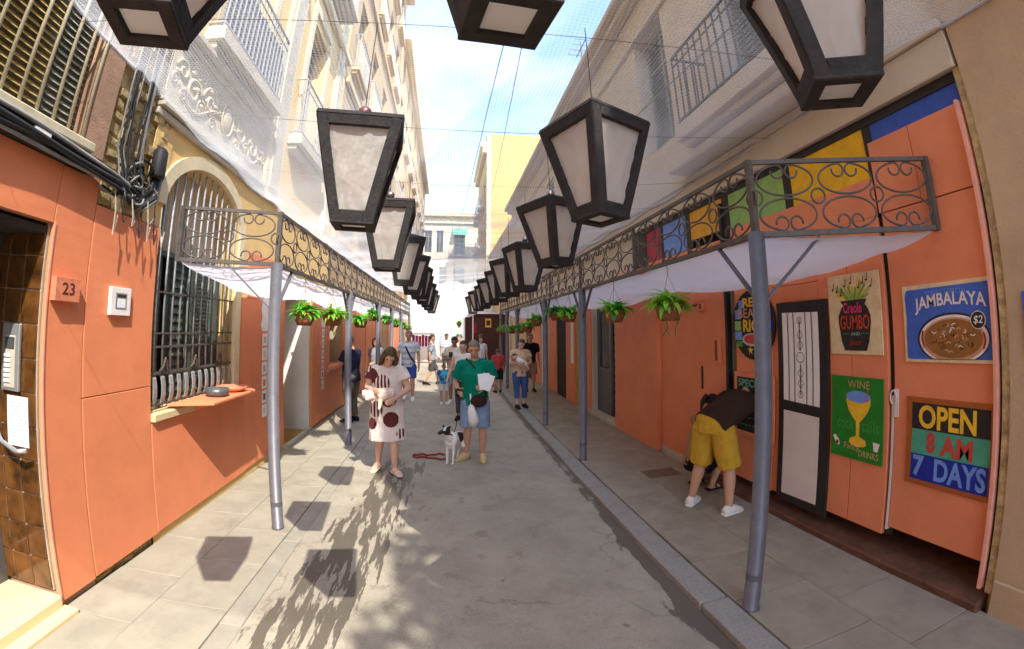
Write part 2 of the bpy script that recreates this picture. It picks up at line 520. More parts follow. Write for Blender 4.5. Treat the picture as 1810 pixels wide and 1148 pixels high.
    def mesh(self, name, mats, org=(0, 0, 0), smooth=False):
        me = bpy.data.meshes.new(name)
        o = Vector(org)
        me.from_pydata([Vector(p) - o for p in self.v], [], self.f)
        for m in (mats if isinstance(mats, (list, tuple)) else [mats]):
            me.materials.append(M[m] if isinstance(m, str) else m)
        me.polygons.foreach_set('material_index', self.mi)
        if smooth:
            me.polygons.foreach_set('use_smooth', [True] * len(me.polygons))
        me.update()
        return me

    def build(self, name, mats, parent=None, smooth=False, org=None, bevel=0.0):
        if parent is not None:
            org = ORG[parent]
        org = Vector(org) if org is not None else Vector((0, 0, 0))
        me = self.mesh(name, mats, org, smooth)
        if bevel:
            bm = bmesh.new()
            bm.from_mesh(me)
            bmesh.ops.remove_doubles(bm, verts=bm.verts, dist=1e-6)
            es = [e for e in bm.edges if len(e.link_faces) == 2 and e.calc_face_angle(0) > 0.6]
            bmesh.ops.bevel(bm, geom=es, offset=bevel, segments=1, affect='EDGES', clamp_overlap=True)
            bm.to_mesh(me)
            bm.free()
        return link(name, me, parent, org)


def link(name, me, parent=None, org=None):
    o = bpy.data.objects.new(name, me)
    C.objects.link(o)
    if parent is not None:
        o.parent = parent
        ORG[o] = ORG[parent]
    else:
        o.location = org if org is not None else (0, 0, 0)
        ORG[o] = Vector(o.location)
    return o


def tag(o, label, cat, group=None):
    o['label'] = label
    o['category'] = cat
    if group:
        o['group'] = group
    return o


def thing(name, label, cat, loc=(0, 0, 0), rz=0.0, group=None):
    o = bpy.data.objects.new(name, None)
    C.objects.link(o)
    o.empty_display_size = 0.1
    o.location = loc
    o.rotation_euler = (0, 0, rz)
    ORG[o] = Vector(loc) if rz == 0 else Vector((0, 0, 0))
    return tag(o, label, cat, group)


def struct(o):
    o['kind'] = 'structure'
    return o


def stuff(o):
    o['kind'] = 'stuff'
    return o


def kids(o):
    return [c for c in C.objects if c.parent is o]


CH = {}


def copy_tree(o, children, parent=None):
    c = o.copy()
    C.objects.link(c)
    if parent is not None:
        c.parent = parent
    for ch in children.get(o, ()):
        copy_tree(ch, children, c)
    return c


def child_map(root):
    out = {}

    def rec(o):
        out[o] = [c for c in C.objects if c.parent is o]
        for c in out[o]:
            rec(c)
    rec(root)
    return out


# wall frames: a runs along the wall, z up, d out towards the lane
def onL(x):
    return lambda a, z, d: (x + d, a, z)


def onR(x):
    return lambda a, z, d: (x - d, a, z)


def onE(y):
    return lambda a, z, d: (a, y - d, z)


def facade(a0, a1, z0, z1, ops, to3, mb=None):
    """wall sheet with openings (a0, a1, z0, z1, depth) and their reveals"""
    mb = mb or MB()
    A = sorted(set([a0, a1] + [v for o in ops for v in o[:2] if a0 < v < a1]))
    Z = sorted(set([z0, z1] + [v for o in ops for v in o[2:4] if z0 < v < z1]))
    for i in range(len(A) - 1):
        for j in range(len(Z) - 1):
            ca, cz = (A[i] + A[i + 1]) / 2, (Z[j] + Z[j + 1]) / 2
            if any(o[0] < ca < o[1] and o[2] < cz < o[3] for o in ops):
                continue
            mb.add([to3(A[i], Z[j], 0), to3(A[i + 1], Z[j], 0), to3(A[i + 1], Z[j + 1], 0), to3(A[i], Z[j + 1], 0)], [(0, 1, 2, 3)])
    for o in ops:
        b0, b1, y0, y1, dp = o[:5]
        c = [(b0, y0), (b1, y0), (b1, y1), (b0, y1)]
        for k in range(4):
            p, q = c[k], c[(k + 1) % 4]
            mb.add([to3(*p, 0), to3(*q, 0), to3(*q, -dp), to3(*p, -dp)], [(0, 1, 2, 3)])
    return mb


def shell(mb, xf, xb, y0, y1, z0, z1):
    """sides, back and roof of a building mass whose front lies in x = xf"""
    P = lambda x, y, z: (x, y, z)
    mb.add([P(xf, y0, z0), P(xb, y0, z0), P(xb, y0, z1), P(xf, y0, z1)], [(0, 1, 2, 3)])
    mb.add([P(xf, y1, z0), P(xb, y1, z0), P(xb, y1, z1), P(xf, y1, z1)], [(0, 1, 2, 3)])
    mb.add([P(xb, y0, z0), P(xb, y1, z0), P(xb, y1, z1), P(xb, y0, z1)], [(0, 1, 2, 3)])
    mb.add([P(xf, y0, z1), P(xb, y0, z1), P(xb, y1, z1), P(xf, y1, z1)], [(0, 1, 2, 3)])
    return mb


def window(parent, to3, a0, a1, z0, z1, dp, style='glass', bars=True):
    """window set back in its reveal: frame, panes, shutters"""
    f = MB()
    t = 0.06
    d0, d1 = -dp + 0.01, -dp + 0.06
    for r in ((a0, a0 + t, z0, z1), (a1 - t, a1, z0, z1), (a0 + t, a1 - t, z0, z0 + t), (a0 + t, a1 - t, z1 - t, z1)):
        f.rect(*r, to3, d0, d1)
    am = (a0 + a1) / 2
    f.rect(am - t / 2, am + t / 2, z0 + t, z1 - t, to3, d0, d1 - 0.003)
    zt = z0 + (z1 - z0) * 0.72
    f.rect(a0 + t, am - t / 2, zt, zt + 0.04, to3, d0, d1 - 0.006)
    f.rect(am + t / 2, a1 - t, zt, zt + 0.04, to3, d0, d1 - 0.006)
    fo = f.build('window', 'shutter_grey' if style != 'green' else 'shutter_green', parent)
    for k, (b0, b1) in enumerate(((a0 + t, am - t / 2), (am + t / 2, a1 - t))):
        if style == 'glass' or (style == 'mixed' and k == 1):
            g = MB().rect(b0, b1, z0 + t, z1 - t, to3, d0 - 0.02, d0 + 0.01)
            g.build('pane', 'glass_dark', fo)
        else:
            s = MB()
            s.rect(b0, b1, z0 + t, z1 - t, to3, d0 - 0.02, d0 + 0.005)
            nsl = int((z1 - z0 - 2 * t) / 0.075)
            for i in range(nsl):
                zz = z0 + t + i * 0.075
                p = [to3(b0 + .02, zz + 0.005, d0 + 0.045), to3(b1 - .02, zz + 0.005, d0 + 0.045), to3(b1 - .02, zz + 0.06, d0 + 0.008), to3(b0 + .02, zz + 0.06, d0 + 0.008)]
                s.add(p, [(0, 1, 2, 3)])
            s.build('shutter', 'shutter_green' if style == 'green' else 'shutter_grey', fo)
    return fo


def balcony(parent, to3, a0, a1, z, proj=0.45, h=0.95, slab='cream', iron='iron_light', step=0.11, thick=0.16):
    s = MB().rect(a0, a1, z - thick, z, to3, 0, proj)
    s.rect(a0 + .04, a1 - .04, z - thick - .07, z - thick, to3, 0, proj - .08)
    so = s.build('balcony', slab, parent, bevel=0.008)
    r = MB()
    pd = proj - 0.05
    P = lambda a, zz, d: Vector(to3(a, zz, d))
    for zz in (z + 0.06, z + h):
        r.bar(P(a0 + .04, zz, pd), P(a1 - .04, zz, pd), 0.03, 0.02)
        for a in (a0 + .04, a1 - .04):
            r.bar(P(a, zz, 0), P(a, zz, pd), 0.03, 0.02)
    r.bar(P(a0 + .04, z + h - .13, pd), P(a1 - .04, z + h - .13, pd), 0.018, 0.012)
    k = int((a1 - a0 - .08) / step)
    for i in range(k + 1):
        a = a0 + .04 + (a1 - a0 - .08) * i / k
        r.bar(P(a, z, pd), P(a, z + h, pd), 0.016, 0.016)
    m = max(2, int(pd / step))
    for i in range(1, m):
        for a in (a0 + .04, a1 - .04):
            r.bar(P(a, z, pd * i / m), P(a, z + h, pd * i / m), 0.016, 0.016)
    r.build('railing', iron, so)
    return so


FONT = None


def text(parent, s, box, to3, d, m, name='lettering', bold=0.012, slant=0.0, arc=0.0, thick=0.0015):
    """letters stretched to fill box = (u0, u1, v0, v1) on a sign face"""
    cu = bpy.data.curves.new('letters', 'FONT')
    cu.body = s
    cu.offset = bold
    cu.shear = slant
    cu.resolution_u = 3
    to = bpy.data.objects.new('letters', cu)
    C.objects.link(to)
    dg = bpy.context.evaluated_depsgraph_get()
    me = bpy.data.meshes.new_from_object(to.evaluated_get(dg))
    bpy.data.objects.remove(to)
    xs = [q.co.x for q in me.vertices]
    ys = [q.co.y for q in me.vertices]
    x0, x1, y0, y1 = min(xs), max(xs), min(ys), max(ys)
    u0, u1, v0, v1 = box
    org = ORG[parent]
    for q in me.vertices:
        fx = (q.co.x - x0) / (x1 - x0)
        fy = (q.co.y - y0) / (y1 - y0)
        u = u0 + fx * (u1 - u0)
        v = v0 + fy * (v1 - v0) + arc * (1 - (2 * fx - 1) ** 2)
        q.co = Vector(to3(u, v, d + thick)) - org
    me.materials.clear()
    me.materials.append(M[m])
    return link(name, me, parent)


# ------------------------------------------------------------------ ground
YN, YF = -6.0, 46.0
g = MB()
g.add([(-150, -150, -0.9), (150, -150, -0.9), (150, 150, -1.3), (-150, 150, -1.3)], [(0, 1, 2, 3)])
struct(g.build('ground', 'joint'))
rd = MB()
XS = [-1.26 + (1.6 + 1.26) * i / 14 for i in range(15)]
YS = [YN + i * 0.5 for i in range(int((YF - YN) / 0.5) + 1)]
vs = []
for y in YS:
    for x in XS:
        t = (x + 1.26) / 2.86
        vs.append((x, y, gz(y) - 0.065 * t ** 1.5 - 0.008 * math.sin(PI * t) + 0.003 * math.sin(3.1 * x + 1.3 * y)))
fs = [(j * 15 + i, j * 15 + i + 1, (j + 1) * 15 + i + 1, (j + 1) * 15 + i) for j in range(len(YS) - 1) for i in range(14)]
rd.add(vs, fs)
struct(rd.build('road', 'road', smooth=True))


def roadz(x, y):
    if x < -1.26 or x > 1.6:
        return gz(y)
    t = (x + 1.26) / 2.86
    return gz(y) - 0.065 * t ** 1.5 - 0.008 * math.sin(PI * t)


def pave(name, xs, y0, y1, dy, m, far):
    b = MB()
    b.add([(xs[0], YN, gz(YN) - .025), (xs[-1], YN, gz(YN) - .025), (xs[-1], far, gz(far) - .025), (xs[0], far, gz(far) - .025)], [(0, 1, 2, 3)])
    b.add([(xs[0], y1, gz(y1)), (xs[-1], y1, gz(y1)), (xs[-1], far, gz(far)), (xs[0], far, gz(far))], [(0, 1, 2, 3)], 1)
    base = struct(b.build(name, ['joint', m]))
    J = 0.0022
    meshes = {}
    for i in range(len(xs) - 1):
        off = (i % 2) * dy * 0.5
        y = y0 - off
        while y < y1 - 0.05:
            ye = min(y + dy, y1)
            key = (i, round(ye - y, 3))
            if key not in meshes:
                q = MB()
                hw = (xs[i + 1] - xs[i]) / 2 - J
                hl = (ye - y) / 2 - J
                q.box(-hw, hw, -hl, hl, -.03, 0)
                meshes[key] = q.build('paving_slab', m, bevel=0.004)
                o = meshes[key]
            else:
                o = meshes[key].copy()
                C.objects.link(o)
            o.parent = base
            yc = (y + ye) / 2
            o.location = ((xs[i] + xs[i + 1]) / 2, yc, gz(yc) + random.uniform(-.002, .002))
            o.rotation_euler = (math.atan(SL) + random.uniform(-.003, .003), random.uniform(-.004, .004), 0)
            y = ye
    return base


pave('pavement_left', [-2.44, -1.93, -1.42], -1.4, 12.6, 0.62, 'slab_left', YF)
pave('pavement_right', [1.82, 2.42, 3.05], -0.6, 12.9, 0.60, 'slab', YF)
for nm, x0, x1, dz in (('kerb_left', -1.414, -1.265, 0.0), ('kerb_right', 1.605, 1.814, 0.0)):
    b = MB()
    b.add([(x0, YN, gz(YN) - .03), (x1, YN, gz(YN) - .03), (x1, YF, gz(YF) - .03), (x0, YF, gz(YF) - .03)], [(0, 1, 2, 3)])
    base = struct(b.build(nm, 'joint'))
    src = None
    L_ = 1.22
    k = 0
    y = -2.4
    while y < 24:
        if src is None:
            q = MB()
            q.box(-(x1 - x0) / 2, (x1 - x0) / 2, -L_ / 2 + .004, L_ / 2 - .004, -.14, 0.0)
            src = o = q.build('kerb_stone', 'kerb_left' if nm == 'kerb_left' else 'kerb', bevel=0.005 if nm == 'kerb_left' else 0.014)
        else:
            o = src.copy()
            C.objects.link(o)
        o.parent = base
        o.location = ((x0 + x1) / 2 + random.uniform(-.004, .004), y + L_ / 2, gz(y + L_ / 2) + random.uniform(-.003, .003))
        o.rotation_euler = (math.atan(SL), 0, 0)
        y += L_
    b2 = MB().box(x0, x1, 24, YF, -.9, gz(30))
    b2.build('kerb_stone', 'kerb', base)

dc = thing('drain_cover', 'rusty brown drain cover set flush in the shaded pavement', 'drain cover', (2.62, 5.15, gz(5.15)))
dq = MB().box(2.40, 2.84, 5.0, 5.30, gz(5.15) - .01, gz(5.15) + .004)
dq.build('plate', 'rust', dc, bevel=.002)
for i in range(6):
    MB().box(2.44, 2.80, 5.03 + i * .042, 5.03 + i * .042 + .016, gz(5.15) + .0045, gz(5.15) + .008).build('rib', 'rust', dc)

# ------------------------------------------------------------------ left: corner house with the tiled doorway (number 23)
A_ = onL(-2.45)
bA = thing('corner_house', 'brown stucco house with a tiled doorway and orange boards, plaque 23 on its front', 'building', (-2.45, 0.0, 0))
ops = [(0.85, 2.29, -0.02, 2.36, 0.62), (0.55, 2.38, 2.94, 4.75, 0.14)]
fb = facade(-6.0, 2.64, -0.3, 11.5, ops, A_)
shell(fb, -2.45, -9, -6.0, 2.64, -0.3, 11.5)
fb.build('wall', 'brown_wall', bA)
# tiled jamb: a grouted bed with single tiles on it
tb = MB().box(-2.92, -2.455, 2.272, 2.286, 0.12, 2.36)
bed = tb.build('tiled_jamb', 'grout', bA)
tile = None
for r in range(11):
    for c in range(3):
        cx, cz = -2.535 - c * 0.152, 0.225 + r * 0.204
        if tile is None:
            tile = o = MB().box(-.073, .073, -.006, .006, -.099, .099).build('wall_tile', 'tile', bevel=0.004)
        else:
            o = tile.copy()
            C.objects.link(o)
        o.parent = bed
        o.location = (cx - ORG[bed].x, 2.268 - ORG[bed].y, cz - ORG[bed].z)
        o.rotation_euler = (random.uniform(-.012, .012), 0, random.uniform(-.012, .012))
MB().box(-3.05, -2.46, 0.86, 2.268, 2.3, 2.34).build('lintel', 'interior', bA)
d = MB()
for a0, a1, z0, z1 in ((1.0, 1.12, .1, 2.3), (2.15, 2.265, .1, 2.3), (1.12, 2.15, .1, .32), (1.12, 2.15, 1.0, 1.12), (1.12, 2.15, 2.16, 2.3), (1.58, 1.66, .32, 2.16)):
    d.rect(a0, a1, z0, z1, A_, -0.46, -0.40)
do = d.build('door', 'door_grey', bA, bevel=0.004)
MB().rect(1.12, 2.15, .32, 2.16, A_, -0.445, -0.43).build('pane', 'glass_dark', do)
MB().tube([(-2.86, 2.22, 1.13), (-2.74, 2.20, 1.12), (-2.66, 2.17, 1.06), (-2.52, 2.16, 1.02), (-2.455, 2.18, 1.03)], 0.014, 8).build('handle', 'alu', do, smooth=True)
MB().box(-3.0, -2.40, 0.86, 2.28, -.1, 0.10).build('doorstep', 'sill_yellow', bA, bevel=0.015)
MB().box(-2.45, -2.30, 0.2, 2.30, -.1, 0.02).build('doorstep', 'sill_yellow', bA, bevel=0.01)
# orange boards
E_ = onL(-2.45)
for a0, a1, z0, z1 in ((-3.0, 0.84, 0.05, 2.74), (0.845, 2.28, 2.365, 2.735), (2.285, 2.635, 0.03, 2.73), (2.642, 3.43, 1.285, 2.57), (2.642, 3.43, 0.04, 1.278)):
    MB().rect(a0, a1, z0, z1, E_, 0.0, 0.022 + random.uniform(0, .003)).build('painted_board', 'orange', bA, bevel=0.003)
MB().rect(2.283, 2.297, 0.03, 2.37, E_, 0.024, 0.030).build('board_edge', 'orange_edge', bA)
# upper window with blinds behind ochre bars
wb = MB().rect(.55, 2.38, 2.94, 4.75, A_, -.14, -.13)
wo = wb.build('window', 'shutter_grey', bA)
for k, (a0, a1, mm) in enumerate(((.58, 1.45, 'shutter_grey'), (1.47, 2.05, 'gold'), (2.07, 2.36, 'shutter_grey'))):
    s = MB()
    for i in range(36):
        zz = 2.97 + i * 0.049
        s.add([A_(a0, zz, -.06), A_(a1, zz, -.06), A_(a1, zz + .044, -.095), A_(a0, zz + .044, -.095)], [(0, 1, 2, 3)])
    s.build('blind', mm, wo)
gb = None
for i in range(14):
    if gb is None:
        gb = o = MB().tube([(0, 0, 2.90), (0, 0, 4.8)], 0.013, 6).build('window_bar', 'goldbar', smooth=True)
    else:
        o = gb.copy()
        C.objects.link(o)
    o.parent = bA
    o.location = (-2.45 + .03 - ORG[bA].x, .58 + i * .138 - ORG[bA].y, 0)
MB().rect(.45, 2.45, 2.86, 2.925, A_, 0, .10).build('window_sill', 'goldbar', bA, bevel=.01)
MB().rect(-3.0, 2.5, 2.742, 2.855, A_, 0, .05).build('beam', 'interior', bA)
MB().rect(2.40, 2.62, 2.86, 9.0, A_, 0, .03).build('corner_strip', 'brown_wall', bA, bevel=.01)

# ------------------------------------------------------------------ left: yellow house with arched window and balconies
bB = thing('yellow_house', 'yellow house with a barred arched window, moulded balconies and pilasters', 'building', (-2.45, 6.0, 0))
ops = [(3.45, 4.98, 1.06, 3.28, .34), (6.66, 8.0, -0.3, 2.42, .75)]
for zf, hh in ((4.62, 2.35), (8.1, 2.3), (11.6, 2.2)):
    for yc in (4.42, 7.05):
        ops.append((yc - .5, yc + .5, zf, zf + hh, .28))
fb = facade(3.38, 9.1, -0.3, 16.4, ops, A_)
shell(fb, -2.45, -10, 2.645, 9.1, -0.3, 16.4)
# arch corners above the window
a0, a1, zt, rise = 3.45, 4.98, 3.28, 0.50
am, hw = (a0 + a1) / 2, (a1 - a0) / 2
arc = [(am + hw * math.cos(t), zt - rise + rise * math.sin(t)) for t in [PI * i / 20 for i in range(21)]]
for half, cx in ((arc[:11], a1), (arc[10:], a0)):
    fb.poly([(cx, zt)] + (half[::-1] if cx == a1 else half[::-1]), A_, -.34, 0)
fb.build('wall', 'yellow_wall', bB)
# rough stone corner where the render has fallen off
rs = MB()
rnd = random.Random(3)
z = -0.3
while z < 6.0:
    hh = rnd.uniform(.06, .13)
    y = 2.65
    while y < 3.375:
        ww = min(rnd.uniform(.07, .19), 3.38 - y)
        if ww < .05:
            break
        e = rnd.uniform(-.035, -.012 if z < 2.7 else .02)
        j = lambda: rnd.uniform(-.012, .012)
        b = [(-2.47, y + .006, z + .006), (-2.47, y + ww - .006, z + .006), (-2.47, y + ww - .006, z + hh - .006), (-2.47, y + .006, z + hh - .006)]
        t = [(-2.44 + e, y + .02 + j(), z + .02 + j()), (-2.44 + e, y + ww - .02 + j(), z + .02 + j()), (-2.44 + e, y + ww - .02 + j(), z + hh - .02 + j()), (-2.44 + e, y + .02 + j(), z + hh - .02 + j())]
        rs.hexa(b, t)
        y += ww
    z += hh
rs.add([(-2.468, 2.645, -.3), (-2.468, 3.38, -.3), (-2.468, 3.38, 16.4), (-2.468, 2.645, 16.4)], [(0, 1, 2, 3)])
stuff(rs.build('rubble_stonework', 'rubble', bB))
MB().rect(2.7, 3.38, 6.0, 16.4, A_, -.015, .004).build('corner_render', 'yellow_wall', bB)
MB().rect(3.18, 3.44, 2.58, 3.42, A_, 0.002, .012).build('corner_render', 'yellow_wall', bB)
# pale arch moulding and right jamb band
sr = MB()
out = [(am + (hw + .13) * math.cos(t), zt - rise + (rise + .13) * math.sin(t)) for t in [PI * i / 20 for i in range(21)]]
inn = [(am + (hw + .005) * math.cos(t), zt - rise + (rise + .005) * math.sin(t)) for t in [PI * i / 20 for i in range(21)]]
for i in range(20):
    sr.poly([inn[i], out[i], out[i + 1], inn[i + 1]], A_, 0, .035)
sr.rect(4.985, 5.11, 1.06, zt - rise, A_, 0, .035)
sr.build('window_surround', 'cream', bB)
wB = MB().rect(3.45, 4.98, 1.06, 3.28, A_, -.33, -.32)
wBo = wB.build('window', 'interior', bB)
s = MB()
for i in range(26):
    b0 = 3.86 + i * .043
    s.rect(b0, b0 + .036, 2.42, 3.27, A_, -.29, -.275)
s.build('fanlight_board', 'beige', wBo)
s = MB()
for i in range(5):
    for j in range(4):
        s.rect(3.47 + i * .085, 3.47 + i * .085 + .075, 2.42 + j * .2, 2.42 + j * .2 + .19, A_, -.26, -.25)
s.build('glass_block', 'shutter_green', wBo)
s = MB()
for b0, b1 in ((3.47, 3.92), (4.02, 4.36)):
    s.rect(b0, b1, 1.08, 2.40, A_, -.28, -.26)
    for i in range(15):
        zz = 1.14 + i * .083
        s.add([A_(b0 + .05, zz, -.225), A_(b1 - .05, zz, -.225), A_(b1 - .05, zz + .07, -.258), A_(b0 + .05, zz + .07, -.258)], [(0, 1, 2, 3)])
s.build('shutter', 'shutter_green', wBo)
s = MB()
for i in range(9):
    s.rect(4.42 + i * .042, 4.42 + i * .042 + .012, 1.12, 2.38, A_, -.215, -.205)
for i in range(30):
    s.rect(4.42, 4.77, 1.12 + i * .042, 1.12 + i * .042 + .012, A_, -.204, -.196)
stuff(s.build('lattice_panel', 'shutter_green', wBo))
MB().rect(4.40, 4.79, 1.09, 2.40, A_, -.245, -.235).build('blind', 'greystone', wBo)
s = MB()
for b0, b1, c0, c1 in ((4.36, 4.40, 1.08, 2.42), (4.79, 4.97, 1.08, 2.42), (3.47, 4.96, 2.405, 2.45)):
    s.rect(b0, b1, c0, c1, A_, -.26, -.19)
s.build('window_frame', 'shutter_green', wBo)
# the iron grille: bulging lower bars, straight upper ones
gr = MB().rect(3.455, 4.975, 1.585, 1.60, A_, -.03, -.005)
for zz, hh in ((1.70, .014), (1.36, .022), (1.10, .016), (2.05, .014)):
    gr.rect(3.455, 4.975, zz, zz + hh, A_, -.03, -.005)
gro = gr.build('window_grille', 'iron', wBo)
nb = 12
for i in range(nb):
    a = 3.52 + i * (4.92 - 3.52) / (nb - 1)
    ztop = zt - rise + rise * math.sqrt(max(0, 1 - ((a - am) / hw) ** 2)) - .02
    MB().tube([(-2.45 - .018, a, 1.37), (-2.45 - .018, a, ztop)], .010, 6).build('grille_bar', 'iron_light', wBo, smooth=True)
    if i % 1 == 0:
        gsl = MB()
        prof = [(-2.47, 1.355), (-2.452, 1.33), (-2.442, 1.26), (-2.444, 1.18), (-2.458, 1.125), (-2.47, 1.08)]
        for (xa, za), (xb, zb_) in zip(prof, prof[1:]):
            gsl.hexa([(xa, a - .026, za), (xa, a + .026, za), (xa - .010, a + .026, za), (xa - .010, a - .026, za)],
                     [(xb, a - .026, zb_), (xb, a + .026, zb_), (xb - .010, a + .026, zb_), (xb - .010, a - .026, zb_)])
        gsl.build('grille_slat', 'iron_light', wBo)
    if i % 4 == 1:
        MB().tube([(-2.455, a - .05, 1.39), (-2.44, a - .02, 1.42), (-2.435, a + .01, 1.50), (-2.44, a + .04, 1.44), (-2.45, a + .06, 1.39)], .009, 5).build('grille_scroll', 'iron', wBo)
MB().rect(3.43, 5.15, .98, 1.055, A_, 0, .06).build('window_sill', 'sill_yellow', bB, bevel=.012)
MB().rect(3.46, 4.96, 1.057, 1.07, A_, -.3, 0).build('window_sill', 'sill_yellow', bB)
# boards
B_ = E_
for a0, a1, z0, z1 in ((3.435, 5.24, .05, .97), (5.245, 6.64, .06, .972), (5.16, 6.64, .978, 2.12), (5.3, 6.64, 2.127, 2.68)):
    MB().rect(a0, a1, z0, z1, B_, 0.0, 0.022 + random.uniform(0, .004)).build('painted_board', 'orange', bB, bevel=0.003)
# deep doorway with pale reveals
MB().rect(6.66, 8.0, 0, 2.42, A_, -.75, -.74).build('door', 'interior', bB)
MB().box(-3.19, -2.452, 7.985, 7.997, -.05, 2.42).build('door_reveal', 'white', bB)
MB().box(-2.455, -2.40, 6.66, 8.0, -.1, 0.0).build('doorstep', 'greystone', bB)
# mouldings, frieze with relief scrolls, balconies, pilasters
mo = MB()
for z0, z1, dd in ((3.46, 3.52, .05), (3.53, 3.57, .09), (3.585, 3.62, .05), (4.24, 4.30, .06), (4.31, 4.37, .13)):
    mo.rect(3.1, 5.44, z0, z1, A_, 0, dd)
mo.build('moulding', 'greystone', bB, bevel=.006)
fr = MB().rect(3.15, 5.40, 3.63, 4.235, A_, 0, .03)
fro = fr.build('frieze', 'frieze', bB)
rl = MB()


def spiral(c, r0, turns, sgn, n=22, squ=1.0):
    return [(-2.415, c[0] + sgn * r0 * (1 - i / n * .85) * math.cos(turns * 2 * PI * i / n) * squ, c[1] + r0 * (1 - i / n * .85) * math.sin(turns * 2 * PI * i / n)) for i in range(n + 1)]


for sg in (-1, 1):
    rl.tube(spiral((4.28 + sg * .38, 3.93), .17, 1.5, sg), .015, 6)
    rl.tube(spiral((4.28 + sg * .72, 3.88), .14, 1.4, -sg), .018, 6)
    rl.tube(spiral((4.28 + sg * .95, 3.98), .11, 1.3, sg), .016, 6)
    rl.tube([(-2.415, 4.28 + sg * a, 3.80 + .10 * math.sin(a * 7)) for a in [.15 + .06 * i for i in range(15)]], .015, 6)
    for i in range(7):
        rl.ell((-2.415, 4.28 + sg * (.3 + .12 * i), 3.93 + .13 * math.sin(i * 2.1)), .02, .05, .025, 8, 5)
rl.ell((-2.415, 4.28, 3.93), .03, .10, .14, 14, 8)
rl.tube([(-2.41, 4.28 + .13 * math.cos(t), 3.93 + .18 * math.sin(t)) for t in [2 * PI * i / 22 for i in range(22)]], .015, 5, closed=True)
for sg in (-1, 1):
    for c0, r0, dz in ((.22, .10, .12), (.55, .10, -.14), (.60, .09, .16), (.88, .08, -.16), (.84, .07, .18), (1.05, .07, -.08), (.30, .08, -.18)):
        rl.tube(spiral((4.28 + sg * c0, 3.93 + dz), r0, 1.3, sg if dz > 0 else -sg, 16), .011, 5)
    for i in range(16):
        rl.ell((-2.415, 4.28 + sg * (.18 + .06 * i), 3.93 + .22 * math.sin(i * 1.9)), .012, .032, .015, 6, 4)
stuff(rl.build('relief_ornament', 'frieze', fro, smooth=True))
for zf in (4.62, 8.1, 11.6):
    for yc, a0, a1 in ((4.42, 3.55, 5.3), (7.05, 6.2, 7.95)):
        pj = .22 if zf < 5 else .42
        bo_ = balcony(bB, A_, a0, a1, zf, proj=pj, slab='greystone', step=.10)
        if zf < 5 and yc < 5:
            q = MB()
            for i in range(11):
                q.rect(a0 + .06 + i * .15, a0 + .06 + i * .15 + .142, zf + .05, zf + .80 - .02 * (i % 2), A_, pj - .11, pj - .095)
            stuff(q.build('railing_screen', 'screen_cloth', bo_))
        window(bB, A_, yc - .5, yc + .5, zf, zf + (2.35 if zf < 5 else 2.25), .28, 'mixed' if yc > 5 else 'shutter')
        t = MB()
        for r in ((yc - .64, yc - .502, zf, zf + 2.5), (yc + .502, yc + .64, zf, zf + 2.5), (yc - .64, yc + .64, zf + 2.51, zf + 2.66)):
            t.rect(*r, A_, 0, .045)
        t.build('window_surround', 'cream', bB)
for a0, a1 in ((5.46, 6.02), (8.25, 8.75)):
    MB().rect(a0, a1, 3.45, 16.0, A_, 0, .05).build('pilaster', 'cream', bB)
    MB().rect(a0 + .12, a1 - .12, 3.6, 15.8, A_, .05, .075).build('pilaster', 'greystone', bB)
for zz in (7.55, 11.1):
    MB().rect(3.1, 9.05, zz, zz + .16, A_, .0, .12).build('string_course', 'cream', bB, bevel=.02)
MB().rect(2.66, 9.08, 16.0, 16.42, A_, 0, .40).build('cornice', 'cream', bB, bevel=.05)

# ------------------------------------------------------------------ left: further houses up the lane
bC = thing('pink_house', 'pinkish brown house beyond the yellow house, shop counter boarded in orange', 'building', (-2.45, 13.0, 0))
ops = [(9.32, 10.5, .95, 2.25, .5)]
bays = (10.3, 12.6, 14.9, 17.2)
for zf in (4.4, 7.9, 11.4, 14.4):
    for yc in bays:
        ops.append((yc - .5, yc + .5, zf, zf + 2.2, .25))
fb = facade(9.1, 18.6, -.4, 17.6, ops, A_)
shell(fb, -2.45, -10, 9.1, 18.6, -.4, 17.6)
fb.build('wall', 'pink_wall', bC)
for a0, a1, z0, z1 in ((8.1, 9.32, -.02, 2.35), (9.325, 10.5, -.03, .94), (10.505, 11.9, -.04, 2.4), (12.0, 13.4, -.05, 2.45), (13.5, 15.2, -.06, 2.4), (15.4, 16.8, -.06, 2.4)):
    MB().rect(a0, a1, z0, z1, B_, 0.0, .022 + random.uniform(0, .02)).build('painted_board', 'orange', bC, bevel=.003)
MB().rect(9.2, 10.6, .945, .985, B_, 0, .22).build('counter', 'orange', bC, bevel=.004)
MB().rect(9.32, 10.5, .95, 2.25, A_, -.5, -.48).build('shop_window', 'interior', bC)
k_ = MB()
for i in range(10):
    k_.rect(9.36 + i * .115, 9.36 + i * .115 + .06, 1.48, 1.68, A_, -.2, -.18)
k_.build('fence_rail', 'greystone', bC)
for a0, a1 in ((9.55, 11.05), (11.85, 13.35), (14.15, 15.65), (16.45, 17.95)):
    for zf in (4.4, 7.9, 11.4, 14.4):
        balcony(bC, A_, a0, a1, zf, proj=.2, slab='tan_wall', step=.13, thick=.1)
        window(bC, A_, (a0 + a1) / 2 - .5, (a0 + a1) / 2 + .5, zf, zf + 2.2, .25, 'mixed')
for zz in (3.6, 7.2, 10.8):
    MB().rect(9.12, 18.58, zz, zz + .2, A_, 0, .1).build('string_course', 'tan_wall', bC, bevel=.02)
MB().rect(9.12, 18.58, 17.2, 17.62, A_, 0, .42).build('cornice', 'tan_wall', bC, bevel=.05)
